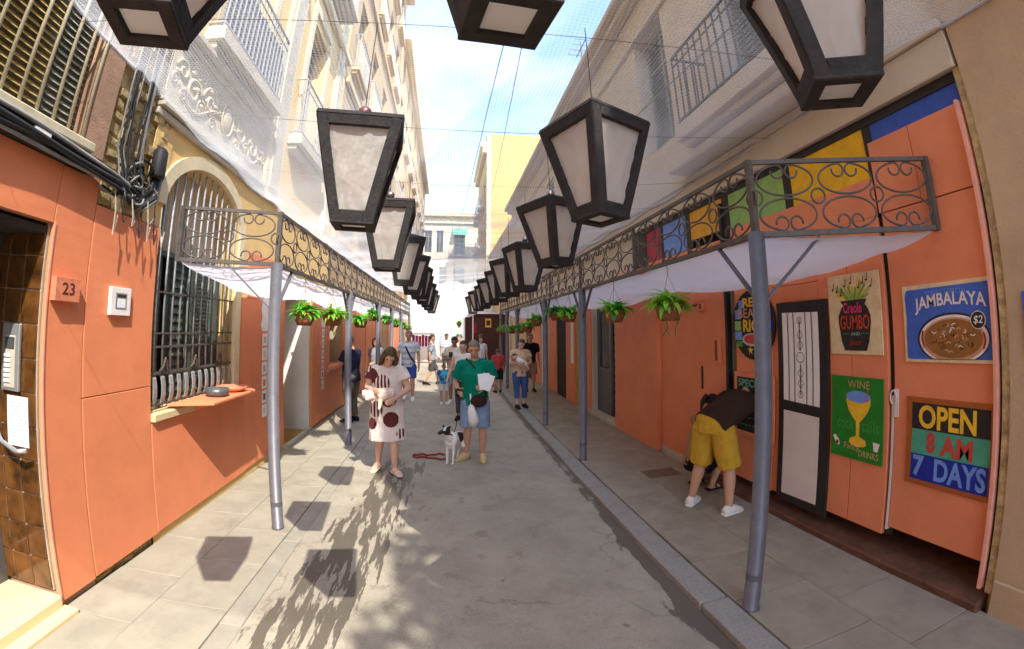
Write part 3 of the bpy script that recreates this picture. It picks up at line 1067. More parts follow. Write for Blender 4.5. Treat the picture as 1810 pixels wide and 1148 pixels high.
bD = thing('tan_house', 'tall tan house with a row of small balconies, farthest on the sunlit side', 'building', (-2.45, 30.0, 0))
ops = []
for zf in (4.0, 7.4, 10.8, 13.2):
    for yc in (20.2, 23.2, 26.2, 29.2, 32.4, 35.6, 38.8, 42.0):
        ops.append((yc - .5, yc + .5, zf, zf + 1.9, .25))
fb = facade(18.62, 45, -.5, 15.6, ops, A_)
shell(fb, -2.45, -10, 18.62, 45, -.5, 15.6)
fb.build('wall', 'tan_wall', bD)
for zf in (4.0, 7.4, 10.8, 13.2):
    for yc in (20.2, 23.2, 26.2, 29.2, 32.4, 35.6, 38.8, 42.0):
        window(bD, A_, yc - .5, yc + .5, zf, zf + 1.9, .25, 'glass')
        if zf < 12:
            balcony(bD, A_, yc - .8, yc + .8, zf, proj=.22, slab='tan_wall', step=.2, thick=.1)
MB().rect(18.64, 44.98, 15.2, 15.62, A_, 0, .40).build('cornice', 'cream', bD, bevel=.05)
for a0, a1 in ((18.7, 20.5), (21.0, 23.0)):
    MB().rect(a0, a1, -.15, 2.3, B_, 0, .03).build('painted_board', 'orange', bD)

# ------------------------------------------------------------------ right: tan corner block nearest the camera
F_ = onR(3.06)
bE = thing('corner_block', 'tall plain tan stucco block whose corner stands beside the food signs', 'building', (3.06, -1.0, 0))
fb = facade(-4.0, 1.395, -.3, 14.2, [(-2.6, -1.4, 4.2, 6.4, .25), (-2.6, -1.4, 8.2, 10.4, .25)], F_)
shell(fb, 3.06, 9, -4.0, 1.395, -.3, 14.2)
fb.build('wall', 'pillar', bE)
MB().rect(-4.0, 1.39, -.1, .22, F_, 0, .03).build('plinth', 'pillar', bE, bevel=.01)
for zf in (4.2, 8.2):
    window(bE, F_, -2.6, -1.4, zf, zf + 2.2, .25, 'shutter')
MB().rect(-3.98, 1.38, 13.9, 14.22, F_, 0, .3).build('cornice', 'pillar', bE, bevel=.03)

bR = thing('unseen_rear_house', 'unseen two storey tan house adjoining the corner block, added to shade the lane', 'building', (3.06, -9.0, 0))  # out of view, added so that its roof shades the road's right side
fb = facade(-15.0, -4.02, -.3, 8.4, [(y, y + 1.1, z, z + 2.2, .25) for y in (-13.5, -10.5, -7.5) for z in (.2, 4.4)], F_)
shell(fb, 3.06, 9, -15.0, -4.02, -.3, 8.4)
fb.build('wall', 'tan_wall', bR)
MB().rect(-14.98, -4.03, 8.1, 8.42, F_, 0, .3).build('cornice', 'tan_wall', bR, bevel=.03)
for y in (-13.5, -10.5, -7.5):
    for z in (.2, 4.4):
        window(bR, F_, y, y + 1.1, z, z + 2.2, .25, 'shutter')

rs_ = random.Random(21)  # shrubs out of view, added to break up the roof's shadow edge
for i, (yy_, rr_, hh_) in enumerate(((-4.7, .55, 1.5), (-5.7, .75, 1.2), (-6.9, .6, 1.6), (-8.2, .8, 1.3))):
    sb = thing('shade_shrub', 'unseen leafy potted shrub added on the rear house roof for dappled shade, number %s along it' % ['one', 'two', 'three', 'four'][i], 'shrub', (3.5, yy_, 8.42), 0, 'unseen roof shrubs added for their shadow')
    MB().lathe([(0, 0), (.2, 0), (.26, .4), (.22, .4), (0, .36)], (3.5, yy_, 8.42), 14).build('pot', 'terracotta', sb, smooth=True)
    MB().tube([(3.5, yy_, 8.8), (3.5, yy_, 8.42 + hh_)], [.04, .02], 6).build('trunk', 'rubble', sb)
    f_ = MB()
    for k in range(420):
        v_ = Vector((rs_.gauss(0, 1), rs_.gauss(0, 1), rs_.gauss(0, 1))).normalized() * rs_.uniform(.3, 1) ** .5
        c_ = Vector((3.35 + v_.x * rr_, yy_ + v_.y * rr_, 8.5 + hh_ * .75 + v_.z * hh_ * .55))
        a_ = Vector((rs_.uniform(-1, 1), rs_.uniform(-1, 1), rs_.uniform(-1, 1))).normalized() * .09
        b_ = a_.orthogonal().normalized() * .045
        f_.add([c_ - a_, c_ + b_, c_ + a_, c_ - b_], [(0, 1, 2, 3)])
    f_.build('crown', 'leaf2', sb)

# ------------------------------------------------------------------ right: low beige house with the boarded shop
G_ = onR(3.12)
bF = thing('beige_house', 'low beige house whose boarded ground floor carries coloured panels and signs', 'building', (3.12, 6.0, 0))
ops = [(1.46, 4.40, .04, 3.34, .35), (7.92, 9.35, 0.0, 2.5, .45), (5.3, 6.36, 4.45, 6.6, .35), (2.9, 4.0, 4.45, 6.5, .3), (9.6, 10.5, 4.4, 6.3, .3), (12.6, 13.5, 4.4, 6.3, .3), (15.6, 16.5, 4.4, 6.3, .3)]
ops += [(4.46, 7.0, 2.72, 3.22, .2)]
fb = facade(1.40, 21.5, -.3, 7.55, ops, G_)
shell(fb, 3.12, 9.5, 1.40, 21.5, -.3, 7.55)
fb.build('wall', 'beige', bF)
MB().rect(1.40, 21.5, 7.30, 7.42, G_, 0, .22).build('cornice', 'beige', bF, bevel=.02)
MB().rect(1.40, 21.5, 7.425, 7.56, G_, 0, .36).build('cornice', 'beige', bF, bevel=.02)
MB().rect(1.40, 21.5, 6.62, 6.70, G_, 0, .06).build('string_course', 'beige', bF, bevel=.01)
MB().rect(1.42, 14.0, 3.345, 3.62, G_, 0, .07).build('lintel', 'beige', bF, bevel=.006)
MB().rect(1.42, 14.0, 3.625, 3.70, G_, 0, .10).build('moulding', 'beige', bF, bevel=.006)
# doorstep
MB().hexa([(2.985, 1.44, -.15), (3.47, 1.44, -.15), (3.47, 4.9, -.15), (2.985, 4.9, -.15)], [(2.985, 1.44, .05), (3.46, 1.44, .15), (3.46, 4.9, .13), (2.985, 4.9, .025)]).build('doorstep', 'step', bF, bevel=.012)
MB().rect(1.47, 4.39, .14, 3.33, G_, -.345, -.335).build('shop_interior', 'interior', bF)
H_ = onR(3.10)
# transom: black frame with coloured panels
t = MB()
t.rect(1.43, 7.0, 3.27, 3.338, H_, -.06, .0)
for a0, a1, z0 in ((2.25, 2.325, 2.82), (3.225, 3.325, 2.8), (4.26, 4.385, 2.2), (5.14, 5.24, 2.7), (5.92, 5.99, 2.7), (1.43, 1.455, 2.9), (6.5, 7.0, 2.75)):
    t.rect(a0, a1, z0, 3.268, H_, -.06, -.004)
t.build('transom_frame', 'black_paint', bF)
for a0, a1, z0, z1, mm in ((1.455, 2.248, 3.135, 3.268, 'blue'), (2.327, 3.223, 2.86, 3.268, 'yellow'), (3.327, 4.258, 2.87, 3.268, 'lgreen'),
                           (4.387, 5.138, 2.90, 3.268, 'amber'), (5.242, 5.918, 2.80, 3.268, 'skyblue'), (5.992, 6.5, 2.62, 3.268, 'crimson')):
    MB().rect(a0, a1, z0, z1, H_, -.04, -.012).build('transom_panel', mm, bF)
# boards of the shop
K_ = onR(3.10)
for a0, a1, z0, z1, dd in ((1.50, 2.262, .275, 2.57, .012), (1.47, 2.29, 2.58, 3.13, .004), (2.31, 2.99, .20, 2.56, .022), (2.985, 3.64, .16, 2.15, .006),
                           (2.31, 4.255, 2.565, 2.865, .004), (2.985, 3.64, 2.155, 2.56, .005), (3.645, 4.255, .145, 2.56, .010)):
    MB().rect(a0, a1, z0, z1, K_, -.016, dd).build('painted_board', 'orange', bF, bevel=.003)
MB().rect(2.262, 2.308, .2, 2.56, K_, -.05, -.02).build('door_gap', 'interior', bF)
MB().box(3.045, 3.098, 1.472, 1.494, .12, 3.13).build('board_edge', 'orange_edge', bF)
MB().box(3.075, 3.11, 1.398, 1.452, .1, 3.34).build('corner_gap', 'rubble', bF)
# latch and the strip of bare wood by the door gap
lt = MB()
lt.rect(2.268, 2.285, .25, 1.25, K_, -.02, .016)
lt.rect(2.225, 2.262, 1.10, 1.30, K_, .012, .020)
lt.tube([K_(2.262 + .028 * math.cos(q), 1.24 + .05 * math.sin(q), .026) for q in [2 * PI * i / 14 for i in range(14)]], .006, 5, closed=True)
lt.build('latch', 'offwhite', bF)
se = MB()
for a0, a1, z0, z1 in ((2.655, 2.659, .2, 2.55), (1.9, 1.904, 2.6, 3.12)):
    se.rect(a0, a1, z0, z1, K_, .022, .0228)
se.build('board_seam', 'seam', bF)
# boards beyond the dark post
MB().rect(4.385, 4.43, 0, 3.2, K_, -.03, .03).build('post', 'black_paint', bF)
J_ = onR(3.12)
for a0, a1, z0, z1, dd in ((4.435, 5.0, .02, 2.72, .016), (5.004, 6.12, .05, 2.72, .008), (6.13, 7.86, -.05, 2.72, .075), (4.43, 6.9, 2.73, 2.79, .01)):
    MB().rect(a0, a1, z0, z1, J_, 0, dd).build('painted_board', 'orange', bF, bevel=.003)
for a0, a1, z0, z1 in ((4.88, 5.02, 1.98, 2.10), (4.55, 4.70, 1.36, 1.66)):
    q = MB().rect(a0, a1, z0, z1, J_, .016, .05)
    qo = q.build('meter_cover', 'orange', bF, bevel=.004)
    MB().rect((a0 + a1) / 2 - .025, (a0 + a1) / 2 + .025, z0 + .03, z1 - .03, J_, .05, .053).build('slot', 'seam', qo)
MB().rect(4.97, 4.995, 1.02, 1.30, J_, .016, .03).build('slot', 'interior', bF)
MB().bar(J_(5.05, 2.06, .03), J_(5.55, 2.05, .03), .02).build('rail', 'seam', bF)
# gate with roller shutter
MB().rect(7.92, 9.35, 0, 2.5, J_, -.45, -.44).build('doorway', 'interior', bF)
rsx = MB()
for i in range(28):
    zz = .12 + i * .082
    rsx.rect(7.95, 8.52, zz, zz + .072, J_, -.2, -.18 + .004 * (i % 2))
rsx.build('roller_shutter', 'white', bF)
q = MB()
for a0, a1, z0, z1 in ((8.52, 8.62, 0, 2.5), (9.2, 9.34, 0, 2.5), (8.62, 9.2, 0, .95), (8.62, 9.2, 2.3, 2.5)):
    q.rect(a0, a1, z0, z1, J_, -.16, -.10)
q.build('door', 'door_grey', bF, bevel=.006)
MB().rect(7.88, 9.5, -.15, .02, J_, -.1, .06).build('doorstep', 'greystone', bF, bevel=.01)
# shutters, doors and boards farther up
for a0, a1, z0, z1, mm, dd in ((9.42, 10.0, -.08, 2.4, 'orange', .03), (10.05, 10.6, -.08, 2.5, 'gold', .01), (10.62, 11.45, -.1, 2.5, 'orange', .04), (11.5, 12.5, -.1, 2.4, 'interior', .01), (12.5, 13.6, -.1, 2.4, 'orange', .04),
                               (13.62, 14.6, -.12, 2.5, 'white', .02), (14.65, 16.3, -.12, 2.5, 'orange', .04), (16.4, 17.4, -.14, 2.4, 'interior', .01), (17.5, 20.5, -.15, 2.4, 'tan_wall', .03)):
    MB().rect(a0, a1, z0, z1, J_, 0, dd).build('painted_board', mm, bF, bevel=.003)
MB().rect(10.72, 10.95, .9, 1.9, J_, .041, .05).build('notice', 'white', bF)
# upper floor
balcony(bF, G_, 2.0, 4.42, 4.12, proj=.52, h=.92, slab='beige', iron='iron', step=.135, thick=.20)
MB().rect(1.9, 5.0, 3.72, 3.84, G_, 0, .36).build('moulding', 'beige', bF, bevel=.02)
for a0, a1, z0, z1, st in ((5.3, 6.36, 4.45, 6.6, 'shutter'), (2.9, 4.0, 4.45, 6.5, 'shutter'), (9.6, 10.5, 4.4, 6.3, 'shutter'), (12.6, 13.5, 4.4, 6.3, 'shutter'), (15.6, 16.5, 4.4, 6.3, 'shutter')):
    window(bF, G_, a0, a1, z0, z1, .3, st)
an = MB()
an.bar((3.0, 8.9, 7.5), (3.0, 8.9, 8.5), .025)
an.bar((3.0, 8.5, 8.3), (3.0, 9.3, 8.3), .018)
for i in range(4):
    an.bar((2.75, 8.55 + i * .22, 8.3), (3.25, 8.55 + i * .22, 8.3), .012)
tag(an.build('tv_aerial', 'iron', org=(3.0, 8.9, 7.55)), 'thin television aerial on the roof edge of the low beige house', 'aerial')

# ------------------------------------------------------------------ far end of the lane
bG = thing('tall_yellow_house', 'tall house with a bare pale yellow side wall rising above the low beige roof', 'building', (3.1, 36.0, 0))
W_ = onR(3.12)
ops = [(y - .5, y + .5, z, z + 2.2, .25) for y in (38, 41, 44) for z in (5, 8.5, 12)]
fb = facade(36.0, 46, -.6, 18.2, ops, W_)
shell(fb, 3.12, 16, 36.0, 46, -.6, 18.2)
fb.build('wall', 'far_yellow', bG)
MB().box(2.6, 3.119, 35.9, 46, 16.9, 17.4).build('cornice', 'cream', bG, bevel=.05)
MB().box(2.75, 3.118, 35.94, 46, 16.4, 16.895).build('cornice', 'cream', bG, bevel=.05)
MB().box(3.14, 3.5, 35.94, 35.998, -.5, 18.1).build('quoin', 'cream', bG)
for y in (38, 41, 44):
    for z in (5, 8.5, 12):
        balcony(bG, W_, y - .9, y + .9, z, proj=.6, slab='greystone', step=.2)
        window(bG, W_, y - .5, y + .5, z, z + 2.2, .25, 'glass')
bM = thing('low_far_house', 'lower grey plastered house between the low beige house and the tall yellow one', 'building', (3.1, 28, 0))
fb = facade(21.55, 35.95, -.5, 7.2, [(24, 25, 4, 6, .2), (29, 30, 4, 6, .2)], onR(3.16))
shell(fb, 3.16, 10, 21.55, 35.95, -.5, 7.2)
fb.build('wall', 'tan_wall', bM)
for a in (24, 29):
    window(bM, onR(3.16), a, a + 1, 4, 6, .2, 'shutter')
for k, (zz, a0) in enumerate(((3.3, 22.5), (3.3, 27.0))):
    MB().rect(a0, a0 + 3.6, -.2, 2.5, onR(3.16), 0, .04).build('painted_board', 'offwhite', bM)
bH = thing('cream_cross_house', 'cream house facing down the lane with a green window awning, across its end', 'building', (0, 52, 0))
X_ = onE(52)
ops = [(-5.5, -4.5, 10.3, 13.0, .25), (-2.75, -1.9, 10.3, 12.9, .25), (-1.35, -0.55, 10.3, 12.9, .25), (.75, 2.0, 10.0, 13.0, .25), (4.5, 5.5, 10.3, 13.0, .25),
       (-2.75, -1.9, 6.0, 8.6, .25), (-1.0, -.1, 6.0, 8.6, .25), (.75, 2.0, 5.6, 8.6, .25)]
fb = facade(-14, 14, -.8, 15.0, ops, X_)
fb.add([(-14, 52, 15), (14, 52, 15), (14, 62, 15), (-14, 62, 15)], [(0, 1, 2, 3)])
fb.add([(-14, 62, -.8), (14, 62, -.8), (14, 62, 15), (-14, 62, 15)], [(0, 1, 2, 3)])
fb.build('wall', 'far_cream', bH)
for o_ in ops:
    window(bH, X_, o_[0], o_[1], o_[2], o_[3], .25, 'glass')
for z0, z1, dd in ((13.7, 13.9, .25), (14.55, 15.05, .5)):
    MB().rect(-14, 14, z0, z1, X_, 0, dd).build('cornice', 'cream', bH, bevel=.04)
MB().add([X_(.5, 13.2, .02), X_(2.25, 13.2, .02), X_(2.25, 12.5, .9), X_(.5, 12.5, .9), X_(.5, 12.25, .9), X_(2.25, 12.25, .9)], [(0, 1, 2, 3), (3, 2, 5, 4)]).build('awning', 'awning_green', bH)
balcony(bH, X_, .3, 2.45, 9.95, proj=.7, slab='greystone', step=.18)
balcony(bH, X_, .3, 2.45, 5.55, proj=.7, slab='greystone', step=.18)

# ------------------------------------------------------------------ canopies with wrought-iron railings


def arcpts(cx, cz, r, t0, t1, n):
    return [(cx + r * math.cos(R(t0 + (t1 - t0) * i / n)), cz + r * math.sin(R(t0 + (t1 - t0) * i / n))) for i in range(n + 1)]


def scroll_mesh():
    b = MB()
    cx, cz, rx, rz = 0, .338, .205, .104
    left = arcpts(-.052, .394, .044, -190, 90, 12)
    body = [(cx + rx * math.cos(R(a)), cz + rz * math.sin(R(a))) for a in range(106, 435, 14)]
    right = [(-u, v) for u, v in reversed(left)]
    path = left + body + right
    for flip in (0, 1):
        b.tube([(0, u, (.45 - v) if flip else v) for u, v in path], .0075, 5)
    b.tube([(0, -.225 + .05 * math.cos(t), .225 + .05 * math.sin(t)) for t in [2 * PI * i / 14 for i in range(14)]], .0075, 5, closed=True)
    return b.mesh('railing_scroll', 'iron', smooth=True)


SCROLL = scroll_mesh()


def add_railing(root, p, q, ztop=2.855, zbot=2.385, posts=True):
    """railing between two plan points p and q"""
    p, q = Vector((p[0], p[1], 0)), Vector((q[0], q[1], 0))
    L_ = (q - p).length
    dr = (q - p) / L_
    org = ORG[root]
    P = lambda s, z: p + dr * s + Vector((0, 0, z + gz((p + dr * s).y)))
    for z, th in ((ztop, .028), (zbot, .034)):
        MB().bar(P(0, z), P(L_, z), th, th).build('rail', 'iron', root)
    n = max(1, round(L_ / .455))
    ang = math.atan2(dr.y, dr.x) - PI / 2
    for i in range(n):
        s = (i + .5) * L_ / n
        o = bpy.data.objects.new('railing_scroll', SCROLL)
        C.objects.link(o)
        o.parent = root
        o.location = P(s, zbot + .01) - org
        o.rotation_euler = (0, 0, ang)
        o.scale = (1, L_ / n / .455, 1)
    if posts:
        k = max(1, round(L_ / 1.82))
        for i in range(k + 1):
            s = L_ * i / k
            MB().bar(P(s, zbot), P(s, ztop), .03, .03).build('railing_post', 'iron', root)


def make_canopy(name, label, side, xr, xw, ys, yfront, yend):
    """side -1 left, 1 right"""
    root = thing(name, label, 'canopy', (xr, ys[0], 0), 0, 'cloth canopies along the shop fronts')
    for i, y in enumerate(ys):
        z0 = gz(y)
        b = MB().lathe([(0.0, 0), (.058, 0), (.058, .012), (.053, .014), (.052, 2.40), (0, 2.40)], (xr, y, z0), 18)
        b.lathe([(.0545, .22), (.0545, .26)], (xr, y, z0), 18)
        po = b.build('pole', 'pole', root, smooth=True)
        br = MB()
        for sy in (-1, 1):
            if i == 0 and sy == -1:
                continue
            br.bar((xr, y + sy * .03, z0 + 1.98), (xr, y + sy * .42, z0 + 2.37), .034, .012)
        if i == 0:
            br.bar((xr + side * .03, y - .01, z0 + 1.98), (xr + side * .44, y - .10, z0 + 2.37), .034, .012)
        br.build('brace', 'pole', po)
    add_railing(root, (xr, ys[0]), (xr, yend))
    add_railing(root, (xr + side * .02, ys[0] - .005), (xw, yfront), posts=False)
    for z0, z1 in ((2.385, 2.87),):
        for px, py in ((xw, yfront), (xr, ys[0])):
            MB().bar((px, py, z0 + gz(py) - .02), (px, py, z1 + gz(py)), .04, .04).build('railing_post', 'iron', root)
    c = MB()
    nu, nv = 200, 14
    vs = []
    for i in range(nu + 1):
        for j in range(nv + 1):
            v = j / nv
            yf = ys[0] + (yfront - ys[0]) * v
            y = yf + (yend - yf) * i / nu
            x = xr + (xw - xr) * v
            sg = abs(math.sin((y - yf) / 3.9 * PI)) ** .7
            z = 2.372 - .05 * math.sin(PI * v) * (.5 + sg) - .17 * v ** 1.5 * sg + .006 * math.sin(y * 9 + v * 5) + .022 * mnoise.noise(Vector((x * 3, y * 1.3, 0))) + .010 * mnoise.noise(Vector((x * 9 + y * 2, y * 4, 3)))
            vs.append((x, y, z + gz(y)))
    c.add(vs, [(i * (nv + 1) + j, i * (nv + 1) + j + 1, (i + 1) * (nv + 1) + j + 1, (i + 1) * (nv + 1) + j) for i in range(nu) for j in range(nv)])
    c.build('awning_cloth', 'cloth', root, smooth=True)
    for y in ys[1:]:
        MB().bar((xr, y, 2.395 + gz(y)), (xw, y, 2.395 + gz(y)), .03, .03).build('cross_bar', 'iron', root)
    return root


make_canopy('canopy', 'white cloth canopy with iron scroll railing on the sunlit side, over the barred window', -1, -1.545, -2.42, (3.96, 7.1, 10.2, 12.7, 15.2, 18.6), 3.74, 18.7)
make_canopy('canopy', 'white cloth canopy with iron scroll railing on the shaded side, over the painted food signs', 1, 1.862, 3.06, (2.29, 6.02, 8.44, 11.85, 13.87, 15.5), 1.81, 15.6)

# ------------------------------------------------------------------ lanterns
ORD = ['first', 'second', 'third', 'fourth', 'fifth', 'sixth', 'seventh', 'eighth', 'ninth', 'tenth']


def make_lantern():
    root = thing('street_lantern', 'lantern', 'lantern', (0, 0, 0))
    hb, ht, H_ = .088, .19, .47
    half = lambda z: hb + (ht - hb) * z / H_
    f = MB()
    S = lambda k, u, z, d: Matrix.Rotation(k * PI / 2, 3, 'Z') @ Vector((u, -half(z) - d, z))

    def strip(k, u0, u1, z0, z1, w0=None):
        # u given as fraction of the half width plus offset so that strips follow the taper
        b, t = [], []
        for (fu, ou), z in (((u0), z0), ((u1), z0), ((u1), z1), ((u0), z1)):
            uu = fu * half(z) + ou
            b.append(S(k, uu, z, -.012))
            t.append(S(k, uu, z, .012))
        f.hexa(b, t)
    for k in range(4):
        strip(k, (-1, -.010), (-1, .038), 0, H_)
        strip(k, (1, -.038), (1, .010), 0, H_)
        strip(k, (-1, .038), (1, -.038), 0, .05)
        strip(k, (-1, .038), (1, -.038), H_ - .045, H_)
    # rim under the body
    for k in range(4):
        Rk = Matrix.Rotation(k * PI / 2, 3, 'Z')
        f.hexa([Rk @ Vector(q) for q in ((-.100, -.100, -.012), (.100, -.100, -.012), (.058, -.058, -.012), (-.058, -.058, -.012))],
               [Rk @ Vector(q) for q in ((-.100, -.100, .012), (.100, -.100, .012), (.058, -.058, .012), (-.058, -.058, .012))])
    f.build('frame', 'black', root, bevel=.004)
    rf = MB()
    rf.hexa([(-.204, -.204, H_ + .001), (.204, -.204, H_ + .001), (.204, .204, H_ + .001), (-.204, .204, H_ + .001)],
            [(-.199, -.199, H_ + .025), (.199, -.199, H_ + .025), (.199, .199, H_ + .025), (-.199, .199, H_ + .025)])
    rf.hexa([(-.188, -.188, H_ + .026), (.188, -.188, H_ + .026), (.188, .188, H_ + .026), (-.188, .188, H_ + .026)],
            [(-.04, -.04, H_ + .075), (.04, -.04, H_ + .075), (.04, .04, H_ + .075), (-.04, .04, H_ + .075)])
    rf.build('roof', 'black', root, bevel=.004)
    for k in range(4):
        b = MB()
        n_ = 12
        vs = []
        for i in range(n_ + 1):
            for j in range(n_ + 1):
                z = .045 + (H_ - .085) * j / n_
                u = (-1 + 2 * i / n_) * (half(z) - .028)
                vs.append(S(k, u, z, -.012 + .011 * mnoise.noise(Vector((i * .55 + 7 * k, j * .45, k))) + .006 * mnoise.noise(Vector((i * 1.3, j * 1.1 + 5 * k, 4)))))
        b.add(vs, [(i * (n_ + 1) + j, (i + 1) * (n_ + 1) + j, (i + 1) * (n_ + 1) + j + 1, i * (n_ + 1) + j + 1) for i in range(n_) for j in range(n_)])
        b.build('pane', 'paper', root, smooth=True)
    MB().add([(-.066, -.066, .004), (.066, -.066, .004), (.066, .066, .004), (-.066, .066, .004)], [(0, 1, 2, 3)]).build('pane', 'paper', root)
    MB().ell((0, 0, H_ + .108), .036, .036, .034, 16, 10).build('finial', 'chrome', root, smooth=True)
    MB().tube([(0, 0, H_ + .135), (0, 0, 1.12)], .0025, 5).build('cord', 'rubber', root)
    return root


LP = make_lantern()
LPm = child_map(LP)
first = True
LANT = []
rowL = [(-.80, .88, 2.57, 12), (-.45, 2.08, 2.31, 4), (-.46, 3.38, 2.27, 3), (-.46, 4.75, 2.27, 2), (-.47, 6.0, 2.26, 8), (-.45, 7.25, 2.27, -6), (-.46, 8.5, 2.25, 9), (-.45, 9.8, 2.24, 4), (-.45, 11.2, 2.22, -8), (-.44, 12.9, 2.2, 6)]
rowR = [(1.08, .85, 2.48, -32), (.715, 1.98, 2.35, 27), (.83, 3.36, 2.31, 28), (.85, 4.85, 2.23, 12), (.85, 6.1, 2.25, 30), (.85, 7.3, 2.24, 20), (.85, 8.6, 2.24, 38), (.83, 9.9, 2.23, 15), (.8, 11.4, 2.22, 25), (.76, 13.2, 2.2, 12)]
for row, nm in ((rowL, 'towards the barred window'), (rowR, 'towards the food signs')):
    for i, (x, y, z, a) in enumerate(row):
        LANT.append((x, y, z, a, 'black lantern with white panes, %s in the row %s' % (ORD[i], nm)))
LANT.append((.12, .86, 2.54, 8, 'black framed lantern with paper panes hanging alone in mid lane, seen from below'))
for i, (x, y, z, a, lb) in enumerate(LANT):
    o = LP if i == 0 else copy_tree(LP, LPm)
    o.location = (x, y, z)
    o.rotation_euler = (R(random.uniform(-3, 3)), R(random.uniform(-3, 3)), R(a + random.uniform(-4, 4)))
    tag(o, lb, 'lantern', 'paper lanterns hung in two rows over the lane')
    if i == 1:
        for c in [q for q in C.objects if q.parent is o and q.name.startswith('finial')]:
            c.data = c.data.copy()
            c.data.materials[0] = M['redball']

# ------------------------------------------------------------------ shade net and wires
net = thing('shade_net', 'sheer white shade net stretched across the lane above the lanterns', 'net', (0, 8, 3.5))
nb_ = MB()
nx, ny = 36, 110


def netz(x, y):
    t = (x + 2.43) / 5.49
    zl = 3.74 - .10 * min(max((y - 2) / 1, 0), 2) - .07 * min(max((y - 4) / 2, 0), 1)
    zr = 3.66 - .04 * min(max((y - 2) / 4, 0), 1)
    z = zl + (zr - zl) * t - .13 * math.sin(PI * t)
    z += .045 * math.sin(y * 1.9 + x * .6) * math.sin(PI * t) + .02 * math.sin(4.3 * y + 2 * x)
    return z + gz(y)


vs = [(-2.43 + 5.49 * i / nx, -0.4 + 20 * j / ny, netz(-2.43 + 5.49 * i / nx, -0.4 + 20 * j / ny)) for j in range(ny + 1) for i in range(nx + 1)]
nb_.add(vs, [(j * (nx + 1) + i, j * (nx + 1) + i + 1, (j + 1) * (nx + 1) + i + 1, (j + 1) * (nx + 1) + i) for j in range(ny) for i in range(nx)])
nb_.build('netting', 'net', net, smooth=True)
bd = MB()
vs = []
for j in range(111):
    y = .6 + 18.4 * j / 110
    for i in range(5):
        x = -2.425 + .085 * i
        vs.append((x, y, netz(x, y) - .012 - .05 * math.sin(PI * i / 4) * abs(math.sin(y * 2.1)) + .008 * math.sin(y * 11 + i)))
bd.add(vs, [(j * 5 + i, j * 5 + i + 1, (j + 1) * 5 + i + 1, (j + 1) * 5 + i) for j in range(110) for i in range(4)])
bd.build('net_border', 'net_dense', net, smooth=True)
hm = MB().tube([(-2.425, y, netz(-2.43, y) - .01) for y in [-.4 + .25 * i for i in range(81)]], .014, 6)
hm.tube([(3.05, y, netz(3.06, y) - .01) for y in [-.4 + .25 * i for i in range(81)]], .012, 6)
hm.build('hem', 'tarp', net, smooth=True)
wires = []
for i, y in enumerate((.9, 2.05, 3.37, 4.8, 6.05, 7.3, 8.55, 9.85, 11.3, 13.05)):
    pts = []
    for k in range(21):
        x = -2.43 + 5.49 * k / 20
        pts.append((x, y, 3.62 - .20 * math.sin(PI * k / 20) + gz(y) + (.12 if y < 1 else 0)))
    b = MB().tube(pts, .002, 5)
    tag(b.build('support_wire', 'iron', org=(0, y, 3.5)), 'thin wire across the lane holding the %s pair of paper lanterns' % ORD[i], 'wire', 'wires strung across the lane')
for i, (p, q, lb) in enumerate((((.76, 4, 5.93), (.5, 34, 8.05), 'long thin overhead cable running up mid lane towards the cream house'),
                                ((.95, 4, 6.1), (2.2, 23, 8.6), 'thin overhead cable running beside the low beige roof'),
                                ((-2.43, 17, 5.5), (3.1, 17.5, 5.4), 'level cable across the lane past the last lanterns'),
                                ((-2.43, 14.5, 4.9), (3.1, 15.0, 4.7), 'slack cable across the lane just above the net end'))):
    pts = [Vector(p).lerp(Vector(q), k / 16) + Vector((0, 0, -.25 * math.sin(PI * k / 16))) for k in range(17)]
    b = MB().tube(pts, .009, 5)
    tag(b.build('overhead_cable', 'cable_grey', org=p), lb, 'cable', 'cables over the lane')
b = MB().tube([(3.05, 1.42, 4.55), (3.03, 2.2, 4.9), (3.02, 3.6, 5.05), (3.03, 5.6, 5.2), (3.04, 7.5, 5.3)], .012, 6)
tag(b.build('facade_cable', 'cable_grey', org=(3.05, 1.42, 4.55)), 'grey cable stapled along the beige upper wall', 'cable')
b = MB()
for k in range(5):
    b.tube([(3.03 - .018 * k, 1.30 + .01 * k, 3.0 + .4 * j) for j in range(8)], .016, 6)
    pass
tag(b.build('cable_run', 'rubber', org=(3.0, 1.3, 3.4)), 'thick bundle of black cables climbing the tan corner block', 'cable')
bpy.data.objects[b and 'cable_run'].location.z += .75
bpy.data.objects['cable_run'].location.y -= .42

